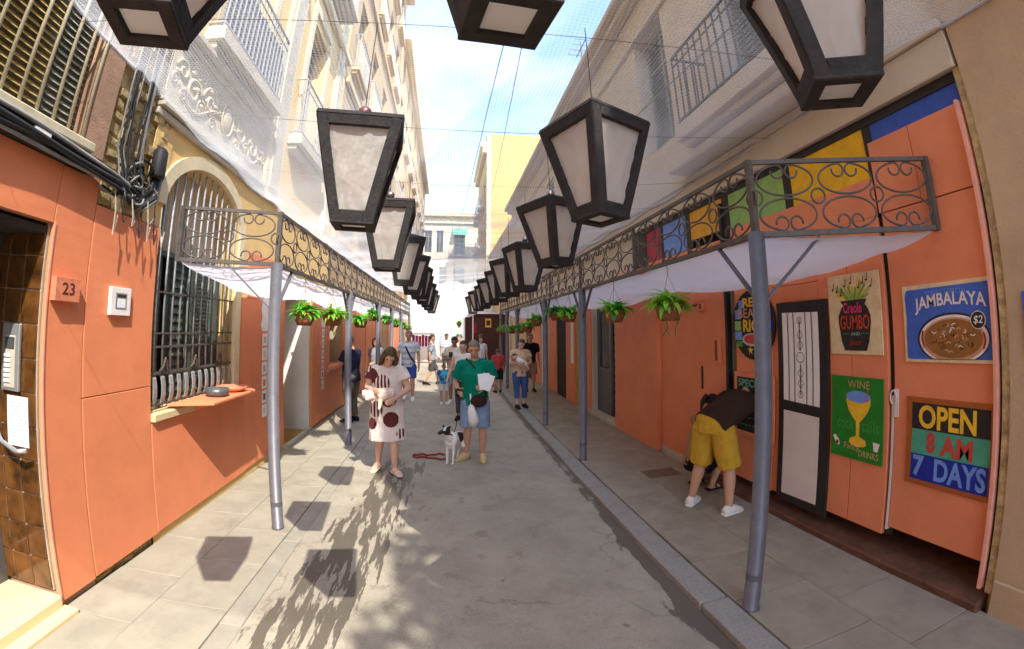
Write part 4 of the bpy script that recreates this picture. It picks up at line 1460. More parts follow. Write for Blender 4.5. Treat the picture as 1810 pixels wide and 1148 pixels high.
# cables on the corner house
cb = thing('cable_bundle', 'sagging bundle of black and grey cables under the ochre barred window', 'cable', (-2.40, 2.0, 2.8))
rc = random.Random(5)
for k in range(9):
    r_ = rc.uniform(.008, .020)
    o1, o2 = rc.uniform(-.05, .06), rc.uniform(0, .06)
    pts = []
    for i in range(26):
        y = -1.0 + 3.72 * i / 25
        pts.append((-2.385 + o2 * .8, y, 2.80 + o1 - .05 * math.sin((y + 1) * 1.7 + k) * .6 - .05 * max(0, y - 1.9)))
    yb = 2.75 + rc.uniform(0, .12)
    pts += [(-2.38, yb + .05, 2.74 + o1), (-2.375, yb + .22, 2.72 + o1 - .05), (-2.38, yb + .40, 2.80 + o1), (-2.39, yb + .44, 3.0 + o1)]
    MB().tube(pts, r_, 6).build('cable', 'rubber' if k % 3 else 'cable_grey', cb, smooth=True)
for k in range(10):
    a = 2.68 + rc.uniform(0, .3)
    pts = [(-2.40 + rc.uniform(0, .05), a, 4.4), (-2.39, a + .02, 3.5), (-2.37, a + rc.uniform(-.05, .1), 3.0), (-2.37, a + .1, 2.75), (-2.38, a + .02, 2.66), (-2.40, a - .1, 2.70)]
    MB().tube(pts, rc.uniform(.006, .012), 5).build('cable', 'cable_grey' if k % 2 else 'rubber', cb, smooth=True)
for k in range(9):
    cy, cz, rr = 2.95 + rc.uniform(-.16, .2), 2.78 + rc.uniform(-.12, .14), rc.uniform(.07, .17)
    ph = rc.uniform(0, 6)
    pts = [(-2.38 + .03 * math.sin(t * 2 + ph), cy + rr * math.cos(t), cz + rr * 1.15 * math.sin(t)) for t in [ph + 5.6 * i / 22 for i in range(23)]]
    MB().tube(pts, rc.uniform(.005, .010), 5).build('cable_loop', 'cable_grey' if k % 2 else 'rubber', cb, smooth=True)
for k in range(7):
    cy = 2.72 + k * .10
    pts = [(-2.36, cy, 2.72), (-2.34, cy + rc.uniform(-.03, .03), 2.55), (-2.34, cy + .02, 2.44 + rc.uniform(-.1, .05)), (-2.35, cy + .06, 2.53)]
    MB().tube(pts, .005, 5).build('cable_end', 'rubber' if k % 2 else 'string', cb)
MB().box(-2.42, -2.34, 1.92, 2.06, 2.79, 2.84).build('junction_box', 'white', cb, bevel=.008)
bx = MB().lathe([(0, 0), (.06, 0), (.065, .02), (.062, .22), (.04, .25), (0, .25)], (-2.37, 3.20, 2.93), 14)
bo = bx.build('splice_case', 'rubber', cb, smooth=True)

# ------------------------------------------------------------------ hanging plants


def make_plant(kind):
    rn = random.Random(11 + kind)
    root = thing('hanging_plant', 'plant', 'plant', (0, 0, 0))
    MB().lathe([(0, 0), (.075, 0), (.10, .05), (.112, .115), (.122, .12), (.118, .135), (.10, .13), (0, .12)], (0, 0, 0), 16).build('pot', 'terracotta', root, smooth=True)
    fm = MB()
    nl = 105 if kind < 2 else 150
    for i in range(nl):
        a = rn.uniform(0, 2 * PI)
        ln = rn.uniform(.14, .26) * (1.2 if kind == 1 else 1)
        el = rn.uniform(.35, 1.5)
        wd = rn.uniform(.015, .034) * (1.35 if kind == 0 else .9)
        dirv = Vector((math.cos(a), math.sin(a), 0))
        sd = Vector((-math.sin(a), math.cos(a), 0))
        n_ = 6
        p = Vector((rn.uniform(-.05, .05), rn.uniform(-.05, .05), .11))
        vs = []
        e = el
        droop = rn.uniform(.18, .42)
        for j in range(n_ + 1):
            t = j / n_
            ww = wd * (math.sin(PI * min(1, t * .88 + .14)) ** .8)
            cup = Vector((0, 0, .25 * ww))
            vs += [p - sd * ww + cup, p, p + sd * ww + cup]
            p = p + (dirv * math.cos(e) + Vector((0, 0, math.sin(e)))) * ln / n_
            e -= droop
        fs = []
        for j in range(n_):
            for q in range(2):
                fs.append((j * 3 + q, j * 3 + q + 1, (j + 1) * 3 + q + 1, (j + 1) * 3 + q))
        fm.add(vs, fs, rn.choice([0, 0, 1, 2] if kind == 0 else ([1, 0, 1] if kind == 2 else [0, 2, 2, 0])))
    fm.build('foliage', ['leaf', 'leaf2', 'leaf3'], root, smooth=True)
    for k in range(3):
        a = 2 * PI * k / 3 + .3
        MB().tube([(.115 * math.cos(a), .115 * math.sin(a), .12), (0, 0, .40)], .003, 4).build('cord', 'string', root)
    MB().tube([(0, 0, .40), (0, 0, .53)], .004, 5).build('cord', 'string', root)
    if kind == 1:
        for k in range(3):
            a = k * 2.1
            MB().tube([(.09 * math.cos(a), .09 * math.sin(a), .02), (.05 * math.cos(a), .05 * math.sin(a), -.06), (.07 * math.cos(a + 1), .05 * math.sin(a + 1), -.13)], .004, 4).build('root_strand', 'leaf2', root)
    return root


PP = [make_plant(k) for k in range(3)]
PM = [child_map(p) for p in PP]
used = [False] * 3
plants = [(-1.55, 4.85, 1.70, 0, 'broad bright green fern in a terracotta basket, beside the barred window'),
          (-1.55, 6.08, 1.71, 1, 'yellowish spreading plant hanging beside the broad fern, just before the second pole'),
          (-1.55, 8.1, 1.69, 0, 'small bright plant hanging above the man in the navy shirt'),
          (-1.55, 9.4, 1.98, 2, 'dark green plant hung high under the railing above the long-haired woman'),
          (-1.55, 11.6, 1.93, 2, 'dark bushy hanging plant just past the third pole on the sunlit side'),
          (-1.55, 13.6, 1.86, 2, 'dark hanging plant over the head of the man with the sling bag'),
          (-1.55, 15.9, 1.80, 2, 'dark hanging plant last but one on the sunlit side'),
          (-1.55, 18.2, 1.72, 0, 'tiny bright hanging plant at the far end of the sunlit side'),
          (1.87, 3.52, 1.74, 1, 'leggy curling fern hanging beside the oval beans sign'),
          (1.87, 4.82, 1.75, 0, 'rosette plant in a brown basket hanging in front of the roller shutter'),
          (1.87, 6.75, 1.79, 0, 'bright leafy plant hanging just past the second pole on the shaded side'),
          (1.87, 7.55, 1.83, 2, 'green plant hanging just before the third pole on the shaded side'),
          (1.87, 9.3, 1.74, 0, 'bright plant hanging over the woman with the baby'),
          (1.87, 10.3, 1.76, 0, 'bright plant second past the third pole on the shaded side'),
          (1.87, 11.4, 1.72, 2, 'green plant hanging by the fourth pole on the shaded side'),
          (1.87, 12.9, 1.70, 0, 'bright plant hanging above the child in red'),
          (1.87, 14.4, 1.70, 0, 'small bright plant last but one on the shaded side'),
          (1.87, 15.4, 1.68, 0, 'small bright plant at the far end of the shaded side'),
          (.55, 20.5, 1.95, 0, 'small bright potted plant on the post in front of the white tents, upper of two'),
          (.55, 20.4, 1.35, 2, 'small potted plant on the post in front of the white tents, lower of two')]
for x, y, z, k, lb in plants:
    o = copy_tree(PP[k], PM[k]) if used[k] else PP[k]
    used[k] = True
    o.location = (x, y, z + gz(y) + (.15 if y < 10 and z < 1.9 else 0))
    o.rotation_euler = (0, 0, random.uniform(0, 6))
    s = random.uniform(.92, 1.08) * (1.1 if k == 1 else 1)
    o.scale = (s, s, 1)
    tag(o, lb, 'plant', 'plants hanging along the lane')

# ------------------------------------------------------------------ signs


def sign(name, label, side, y, z, wd, ht, face, th=.012, m='white', border=None, pts=None, cat='sign', group=None):
    """side 'R': y is the edge nearest the far end; side 'L': y is the near edge. Returns root and the face frame."""
    if side == 'R':
        to3 = lambda u, v, d: (face - d, y - u, z + v)
        org = (face, y - wd / 2, z)
    else:
        to3 = lambda u, v, d: (face + d, y + u, z + v)
        org = (face, y + wd / 2, z)
    root = thing(name, label, cat, org, 0, group)
    b = MB()
    if pts:
        b.poly(pts, to3, 0, th)
    else:
        b.rect(0, wd, 0, ht, to3, 0, th)
    b.build('board', m, root, bevel=.0015)
    return root, to3


def layer(root, name, pts, to3, d, m):
    MB().poly(pts, to3, d, d + .0012).build(name, m, root)


def ellipse(cx, cy, rx, ry, n=32):
    return [(cx + rx * math.cos(2 * PI * i / n), cy + ry * math.sin(2 * PI * i / n)) for i in range(n)]


def stroke(pts, w):
    """ribbon outline round a polyline"""
    L_, R_ = [], []
    for i in range(len(pts)):
        a, b = pts[max(i - 1, 0)], pts[min(i + 1, len(pts) - 1)]
        dx, dy = b[0] - a[0], b[1] - a[1]
        l = math.hypot(dx, dy) or 1
        nx_, ny_ = -dy / l * w / 2, dx / l * w / 2
        L_.append((pts[i][0] + nx_, pts[i][1] + ny_))
        R_.append((pts[i][0] - nx_, pts[i][1] - ny_))
    return L_ + R_[::-1]


def strokes(root, name, lines, w, to3, d, m):
    b = MB()
    for ln in lines:
        L_ = stroke(ln, w)
        k = len(ln)
        vs = [to3(u, v, d + .001) for u, v in L_]
        b.add(vs, [(i, i + 1, 2 * k - 2 - i, 2 * k - 1 - i) for i in range(k - 1)])
    o = b.build(name, m, root)
    if len(lines) > 1:
        o['kind'] = 'stuff'
    return o


# OPEN 8AM 7 DAYS
s, t3 = sign('opening_hours_sign', 'framed board in three colour bands reading OPEN 8AM 7 DAYS', 'R', 2.145, .66, .67, .60, 3.088, .014, 'woodframe')
W_, H0 = .67, .60
layer(s, 'top_band', [(.045, .385), (.625, .385), (.625, .565), (.045, .565)], t3, .014, 'black_paint')
layer(s, 'middle_band', [(.045, .215), (.625, .215), (.625, .3845), (.045, .3845)], t3, .014, 'teal')
layer(s, 'bottom_band', [(.045, .035), (.625, .035), (.625, .2145), (.045, .2145)], t3, .014, 'navy')
text(s, 'OPEN', (.10, .53, .395, .555), t3, .016, 'letter_yellow', bold=.03)
text(s, '8', (.165, .235, .235, .375), t3, .016, 'red', bold=.04)
text(s, 'AM', (.27, .51, .230, .365), t3, .016, 'red', bold=.035)
text(s, '7', (.065, .155, .06, .205), t3, .016, 'skyblue', bold=.035)
text(s, 'DAYS', (.235, .61, .05, .205), t3, .016, 'skyblue', bold=.03)

# JAMBALAYA
s, t3 = sign('jambalaya_sign', 'blue board with a bowl of stew reading JAMBALAYA, above the opening hours', 'R', 2.155, 1.50, .675, .52, 3.088, .012, 'cream_paint')
layer(s, 'blue_ground', [(.02, .03), (.035, .02), (.66, .022), (.66, .495), (.045, .49), (.03, .48), (.02, .44), (.026, .3), (.018, .17)], t3, .012, 'signblue')
text(s, "TODAY'S SPECIAL", (.19, .50, .433, .468), t3, .0135, 'skyblue', bold=0.0, arc=.008)
text(s, 'JAMBALAYA', (.10, .625, .315, .425), t3, .0135, 'whitish', bold=.02, arc=.03)
layer(s, 'bowl', [p for p in ellipse(.375, .155, .265, .165, 40) if p[1] > .021], t3, .0135, 'black_paint')
layer(s, 'bowl', [p for p in ellipse(.378, .152, .252, .155, 40) if p[1] > .022], t3, .015, 'whitish')
layer(s, 'rim', [p for p in ellipse(.378, .150, .232, .140, 40) if p[1] > .023], t3, .0165, 'shell')
layer(s, 'stew', [p for p in ellipse(.378, .155, .212, .124, 40)], t3, .018, 'soup')
rj = random.Random(4)
ln = []
for i in range(46):
    a, r_ = rj.uniform(0, 2 * PI), math.sqrt(rj.uniform(0, 1)) * .8
    cx, cy, b0 = .378 + .20 * r_ * math.cos(a), .155 + .115 * r_ * math.sin(a), rj.uniform(0, 6)
    ln.append([(cx + .016 * math.cos(b0 + q * .7), cy + .011 * math.sin(b0 + q * .7)) for q in range(5)])
strokes(s, 'stew_swirl', ln[:24], .008, t3, .0195, 'soup_dark')
strokes(s, 'stew_swirl', ln[24:38], .009, t3, .020, 'shell')
strokes(s, 'rice_grain', ln[38:], .007, t3, .0205, 'whitish')
strokes(s, 'rim_line', [[(.148 + .0 + .004 * abs(q - 4) ** 1.5 * .5, .10 + .016 * q) for q in range(8)], [(.607 - .004 * abs(q - 4) ** 1.5 * .5, .09 + .014 * q) for q in range(8)]], .012, t3, .0195, 'redbrown')
layer(s, 'price_disc', ellipse(.565, .265, .052, .056, 26), t3, .0205, 'whitish')
layer(s, 'price_disc', ellipse(.565, .265, .047, .051, 26), t3, .022, 'black_paint')
text(s, '$2', (.535, .598, .238, .292), t3, .0235, 'whitish', bold=.01, slant=.15)

# GUMBO
s, t3 = sign('gumbo_sign', 'cream board painted with a black jar reading Creole GUMBO and Jazz', 'R', 2.865, 1.54, .525, .63, 3.074, .010, 'cream_paint')
jar = [(.155, .03), (.375, .03), (.40, .10), (.425, .24), (.425, .30), (.40, .355), (.375, .385), (.395, .425), (.125, .42), (.155, .385), (.13, .355), (.10, .30), (.10, .24), (.125, .10)]
rg_ = random.Random(9)
lv = [[], [], []]
for i in range(15):
    a = R(145 - 112 * i / 14 + rg_.uniform(-4, 4))
    l0 = rg_.uniform(.12, .20)
    lv[i % 3].append([(.26 + .05 * math.cos(a) + l0 * q / 5 * math.cos(a) * 1.05, .40 + l0 * q / 5 * abs(math.sin(a)) + .006 * math.sin(q)) for q in range(6)])
strokes(s, 'painted_leaf', lv[0], .022, t3, .010, 'letter_yellow')
strokes(s, 'painted_leaf', lv[1], .020, t3, .0105, 'lgreen')
strokes(s, 'painted_leaf', lv[2], .018, t3, .011, 'leaf3')
nt_ = [[(x, y), (x + .012, y + .05)] for x, y in ((.06, .52), (.10, .50), (.14, .47), (.19, .54), (.25, .56), (.33, .52), (.37, .55), (.41, .57), (.45, .52))]
strokes(s, 'music_note', nt_, .006, t3, .013, 'ink')
b = MB()
for x, y in ((.055, .515), (.095, .495), (.135, .465), (.185, .535), (.245, .555), (.325, .515), (.365, .545), (.405, .565), (.445, .515)):
    b.poly(ellipse(x, y, .011, .008, 10), t3, .0125, .014)
stuff(b.build('music_note', 'ink', s))
layer(s, 'jar', jar, t3, .012, 'black_paint')
text(s, 'Creole', (.155, .345, .32, .405), t3, .0135, 'pink', bold=.025)
text(s, 'GUMBO', (.118, .412, .195, .305), t3, .0135, 'gumbored', bold=.015)
text(s, 'AND', (.225, .315, .148, .172), t3, .0135, 'dimteal', bold=.01)
strokes(s, 'rule', [[(.14, .16), (.215, .16)], [(.325, .163), (.40, .163)]], .004, t3, .0135, 'dimgreen')
text(s, 'Jazz', (.20, .325, .065, .115), t3, .0135, 'redbrown', bold=.01, slant=.1)

# WINE
s, t3 = sign('wine_sign', 'green board with a yellow goblet reading WINE cocktails fancy drinks', 'R', 2.865, .715, .52, .65, 3.074, .010, 'signgreen')
text(s, 'WINE', (.175, .395, .565, .622), t3, .010, 'shell', bold=-.005)
cup = [(.155, .50), (.160, .45), (.185, .385), (.225, .335), (.258, .30), (.262, .19), (.20, .165), (.19, .135), (.215, .115), (.28, .105), (.345, .115), (.365, .135), (.355, .165), (.292, .19), (.295, .30), (.33, .335), (.375, .39), (.40, .45), (.40, .50)]
layer(s, 'goblet', cup, t3, .010, 'letter_yellow')
layer(s, 'drink', ellipse(.278, .498, .122, .046, 28), t3, .0115, 'skyblue')
strokes(s, 'straw', [[(.34, .49), (.36, .51), (.385, .57)], [(.34, .485), (.35, .465), (.365, .475), (.36, .49)]], .007, t3, .013, 'pink')
text(s, 'cock', (.065, .235, .235, .33), t3, .010, 'dimgreen', bold=-.005)
text(s, 'tails', (.315, .485, .235, .33), t3, .010, 'dimgreen', bold=-.005)
text(s, 'Fancy', (.14, .30, .06, .125), t3, .010, 'shell', bold=0, slant=.1)
text(s, 'DRINKS', (.295, .485, .035, .085), t3, .010, 'shell', bold=.005)
layer(s, 'bottle', [(.02, .155), (.045, .17), (.085, .13), (.095, .095), (.075, .085), (.05, .11)], t3, .010, 'whitish')
layer(s, 'glass', [(.44, .10), (.475, .10), (.495, .165), (.43, .17)], t3, .010, 'whitish')
layer(s, 'bottle_label', ellipse(.07, .11, .015, .018, 12), t3, .0115, 'redbrown')

# black door panel
s, t3 = sign('screen_door', 'black framed mock screen door with scrolled bars over white, leaning on the boards', 'R', 3.53, .135, .64, 1.86, 3.083, .028, 'black_paint', cat='door')
layer(s, 'white_panel', [(.075, .96), (.535, .945), (.535, 1.755), (.075, 1.765)], t3, .0285, 'white')
layer(s, 'white_panel', [(.075, .07), (.53, .085), (.53, .855), (.075, .865)], t3, .0285, 'offwhite')
bars = [[(.075 + .4600 * i / 6, .95), (.075 + .46 * i / 6, 1.76)] for i in (1, 2, 4, 5)]
bars += [[(.305, 1.02), (.305, 1.30)], [(.305, 1.42), (.305, 1.70)]]
strokes(s, 'door_bar', bars, .011, t3, .031, 'black_paint')
orn = []
for c0 in (1.13, 1.22, 1.47, 1.56):
    orn.append([(.305, c0 - .045), (.305 + .038, c0), (.305, c0 + .045), (.305 - .038, c0), (.305, c0 - .045)])
for sg in (-1, 1):
    orn.append([(.305 + sg * .05 * math.sin(q * .5), 1.36 + .045 * math.cos(q * .5) * (1 if q < 9 else .4)) for q in range(12)])
    orn.append([(.305 + sg * .03 * math.sin(q * .6), 1.03 - .03 * math.cos(q * .6)) for q in range(7)])
    orn.append([(.305 + sg * .03 * math.sin(q * .6), 1.69 + .03 * math.cos(q * .6)) for q in range(7)])
strokes(s, 'door_scroll', orn, .006, t3, .031, 'ink')

# round beans sign
pts = ellipse(.35, .36, .35, .36, 44)
s, t3 = sign('beans_sign', 'black oval board with a pot reading RED BEANS RICE, behind the near pole', 'R', 4.275, 1.44, .70, .72, 3.084, .016, 'chalk', pts=pts)
gl = [('skyblue', (.05, .42, .15, .52)), ('lgreen', (.04, .30, .15, .40)), ('skyblue', (.04, .20, .16, .29)), ('dimgreen', (.07, .13, .17, .19)),
      ('skyblue', (.53, .42, .64, .53)), ('navy', (.55, .30, .66, .41)), ('dimgreen', (.54, .19, .64, .29)), ('skyblue', (.12, .53, .22, .62))]
for mm, (u0, u1_, v0, v1) in [(a, (b_[0], b_[1], b_[2], b_[3])) for a, b_ in gl]:
    layer(s, 'coloured_patch', [(u0, u1_), (v0, u1_), (v0, v1), (u0, v1)], t3, .016, mm)
text(s, 'RED', (.20, .50, .545, .64), t3, .018, 'letter_yellow', bold=.03)
text(s, 'BEANS', (.11, .58, .43, .53), t3, .018, 'shell', bold=.02)
text(s, 'RICE', (.19, .53, .285, .415), t3, .018, 'letter_yellow', bold=.03)
layer(s, 'pot', ellipse(.335, .205, .17, .068, 26), t3, .0165, 'greystone')
layer(s, 'pot_food', ellipse(.335, .21, .135, .05, 24), t3, .018, 'red')
layer(s, 'star', [(.28, .05), (.30, .085), (.33, .05), (.32, .09), (.36, .11), (.31, .11), (.30, .14), (.29, .11), (.25, .11), (.285, .09)], t3, .0165, 'letter_yellow')

# chalkboard
s, t3 = sign('chalkboard', 'black chalkboard in an orange frame headed SPECIALS, in front of the bending man', 'R', 4.255, .63, .65, .67, 3.080, .022, 'orange')
layer(s, 'slate', [(.05, .05), (.60, .05), (.60, .62), (.05, .62)], t3, .022, 'chalk')
text(s, 'SPECIALS', (.08, .57, .525, .60), t3, .0235, 'chalkgreen', bold=.005)
rk = random.Random(8)
ln = []
for r_ in range(5):
    x = .09
    while x < .52:
        l0 = rk.uniform(.03, .08)
        ln.append([(x + l0 * q / 5, .44 - r_ * .08 + rk.uniform(-.012, .012)) for q in range(6)])
        x += l0 + .02
strokes(s, 'chalk_line', ln, .005, t3, .0235, 'dimteal')

# blue sign cut by the picture edge
s, t3 = sign('blue_corner_sign', 'small blue board on the tan corner block at the very edge', 'R', 1.29, 1.55, .5, .36, 3.056, .012, 'signblue')
layer(s, 'white_bar', [(.03, .29), (.47, .29), (.47, .315), (.03, .315)], t3, .012, 'whitish')
layer(s, 'white_bar', [(.05, .06), (.45, .06), (.45, .09), (.05, .09)], t3, .012, 'whitish')

# house number, meter, intercom, notice on the left
s, t3 = sign('house_number', 'orange house number block reading 23 beside the tiled doorway', 'L', 2.315, 1.905, .215, .145, -2.424, .045, 'plaque')
text(s, '23', (.055, .165, .04, .115), t3, .045, 'ink', bold=.012)
s, t3 = sign('meter_box', 'white square meter box on the orange boards, between number 23 and the barred window', 'L', 2.865, 1.84, .225, .20, -2.424, .028, 'white', cat='meter box')
layer(s, 'window', [(.05, .045), (.175, .045), (.175, .16), (.05, .16)], t3, .0285, 'alu')
layer(s, 'window', [(.07, .055), (.16, .055), (.16, .12), (.07, .12)], t3, .030, 'paperwhite')
layer(s, 'slot', [(.065, .13), (.165, .13), (.165, .15), (.065, .15)], t3, .030, 'interior')
it = thing('intercom', 'steel intercom panel with six white buttons on the brown tiles', 'intercom', (-2.655, 2.26, 1.36))
iw = lambda u, v, d: (-2.735 + u, 2.258 - d, 1.35 + v)
MB().rect(0, .155, 0, .40, iw, 0, .022).build('panel', 'alu', it, bevel=.004)
MB().rect(.03, .125, .02, .33, iw, .022, .026).build('insert', 'greystone', it, bevel=.002)
for i in range(6):
    MB().rect(.035, .09, .05 + i * .03, .05 + i * .03 + .02, iw, .026, .034).build('button', 'white', it, bevel=.002)
MB().rect(.035, .12, .25, .32, iw, .026, .029).build('speaker', 'door_grey', it)
nw = lambda u, v, d: (-2.70 + u, 2.258 - d, 1.02 + v)
no = thing('paper_notice', 'white printed sheet taped to the brown tiles below the intercom', 'notice', (-2.61, 2.258, 1.02))
MB().rect(0, .185, 0, .30, nw, 0, .003).build('sheet', 'paperwhite', no)
ln = [[(.02, .26 - i * .02), (.165 - (i * 37 % 5) * .012, .26 - i * .02)] for i in range(11)]
strokes(no, 'printed_line', ln, .004, nw, .003, 'skyblue')

# vertical strips of painted tiles on the left
for nm, lb, y, z0, zt_, letters in (('tile_strip', 'strip of small white painted tiles down the orange board beside the first pole', 5.80, .58, 1.70, 'OYSTER'),
                                    ('tile_strip', 'strip of small white painted tiles beside the shop counter and the pale doorway', 8.72, .55, 1.75, 'SHRIMP')):
    s, t3 = sign(nm, lb, 'L', y, z0, .17, zt_ - z0 + .5, -2.424, .004, 'orange', group='tile strips on the sunlit side')
    hgt = (zt_ - z0) / 6
    shape = [(-.01, zt_ - z0 + .02), (.17, zt_ - z0 + .02), (.20, zt_ - z0 + .14), (.16, zt_ - z0 + .28), (.19, zt_ - z0 + .42), (.10, zt_ - z0 + .5), (-.03, zt_ - z0 + .44), (-.06, zt_ - z0 + .3), (-.02, zt_ - z0 + .2), (-.07, zt_ - z0 + .1)]
    layer(s, 'cut_out_figure', shape, t3, .004, 'paperwhite')
    for i in range(6):
        v0 = (zt_ - z0) - (i + 1) * hgt
        layer(s, 'painted_tile', [(0, v0 + .012), (.17, v0 + .012), (.17, v0 + hgt - .012), (0, v0 + hgt - .012)], t3, .004, 'paperwhite')
        layer(s, 'painted_patch', [(.045, v0 + .05), (.125, v0 + .05), (.125, v0 + hgt - .06), (.045, v0 + hgt - .05)], t3, .0055, ['greystone', 'cream_paint', 'greystone', 'plaque', 'door_grey', 'offwhite'][i])

# shelf with bowls under the barred window
sh = thing('window_shelf', 'orange plank shelf on the sill of the barred window', 'shelf', (-2.3, 4.6, 1.0))
MB().hexa([(-2.44, 3.68, 1.077), (-2.10, 3.92, 1.077), (-2.10, 4.86, 1.077), (-2.44, 5.30, 1.077)], [(-2.44, 3.68, 1.10), (-2.10, 3.92, 1.10), (-2.10, 4.86, 1.10), (-2.44, 5.30, 1.10)]).build('plank', 'orange', sh, bevel=.003)
for y in (4.1, 4.75):
    MB().bar((-2.42, y, .985), (-2.2, y, 1.07), .03, .02).build('bracket', 'orange', sh)
bw = MB().lathe([(0, .0), (.095, 0), (.118, .02), (.122, .075), (.105, .075), (.10, .02), (0, .012)], (-2.27, 4.30, 1.102), 22)
tag(bw.build('bowl', 'door_grey', org=(-2.27, 4.30, 1.102), smooth=True), 'dark grey bowl on the orange shelf under the barred window', 'bowl')
dsh = MB().lathe([(0, .0), (.10, 0), (.14, .02), (.17, .05), (.155, .05), (.13, .022), (0, .012)], (-2.29, 4.66, 1.102), 22)
tag(dsh.build('dish', 'plaque', org=(-2.29, 4.66, 1.102), smooth=True), 'shallow orange dish beside the dark grey bowl on the shelf', 'dish')

# ------------------------------------------------------------------ people


def remesh(mb, name, m, parent, voxel=.01, smooth=3, org=None, wrinkle=0.0):
    me = mb.mesh(name, m, (0, 0, 0), True)
    o = bpy.data.objects.new('tmp', me)
    C.objects.link(o)
    r = o.modifiers.new('r', 'REMESH')
    r.mode = 'VOXEL'
    r.voxel_size = voxel
    s_ = o.modifiers.new('s', 'SMOOTH')
    s_.iterations = smooth
    s_.factor = .5
    dg = bpy.context.evaluated_depsgraph_get()
    out = bpy.data.meshes.new_from_object(o.evaluated_get(dg))
    bpy.data.objects.remove(o)
    bpy.data.meshes.remove(me)
    if wrinkle:
        out.update()
        nv_ = [q.normal.copy() for q in out.vertices]
        for q, nn in zip(out.vertices, nv_):
            c_ = q.co
            v_ = mnoise.noise(Vector((c_.x * 9 + len(name), c_.y * 9, c_.z * 5))) + .6 * mnoise.noise(Vector((c_.x * 22, c_.y * 22, c_.z * 11)))
            q.co = c_ + nn * v_ * wrinkle
    out.name = name
    out.materials.clear()
    out.materials.append(M[m] if isinstance(m, str) else m)
    out.polygons.foreach_set('use_smooth', [True] * len(out.polygons))
    return link(name, out, parent)


SKIN = {}
for nm, c in dict(tan=(0.50, 0.27, 0.17), fair=(0.62, 0.37, 0.27), brown=(0.30, 0.155, 0.09)).items():
    SKIN[nm] = mat('skin_' + nm, c, 0.55, 0.06, 12, 0.08, 150, spec=.4)
CL = {}


def cloth(nm, c, **k):
    if nm not in CL:
        CL[nm] = mat('fabric_' + nm, c, 0.9, .12, 14, .35, 28, spec=.15, **k)
    return CL[nm]


for nm, c in dict(green=(0.0, 0.17, 0.11), denim=(0.19, 0.27, 0.40), navy=(0.02, 0.022, 0.05), khaki=(0.12, 0.105, 0.075), white=(0.72, 0.70, 0.68), blue=(0.045, 0.075, 0.30), cream=(0.66, 0.58, 0.48),
                  brown=(0.040, 0.020, 0.014), mustard=(0.50, 0.29, 0.03), black=(0.014, 0.014, 0.016), red=(0.42, 0.055, 0.05), peach=(0.64, 0.42, 0.28), jeans=(0.05, 0.10, 0.25), turq=(0.04, 0.38, 0.58), grey=(0.26, 0.27, 0.30),
                  tan=(0.33, 0.20, 0.12), shoe_tan=(0.55, 0.43, 0.22), shoe_white=(0.72, 0.70, 0.66), darkred=(0.20, 0.03, 0.03), palegrey=(0.55, 0.56, 0.6), charcoal=(0.07, 0.07, 0.07)).items():
    cloth(nm, c)
for nm, c in dict(dark=(0.020, 0.013, 0.009), brown=(0.07, 0.038, 0.02), grey=(0.17, 0.145, 0.125), auburn=(0.09, 0.055, 0.02)).items():
    CL['hair_' + nm] = mat('hair_' + nm, c, 0.5, .4, 40, .5, 70, stretch=(3, 3, .6))


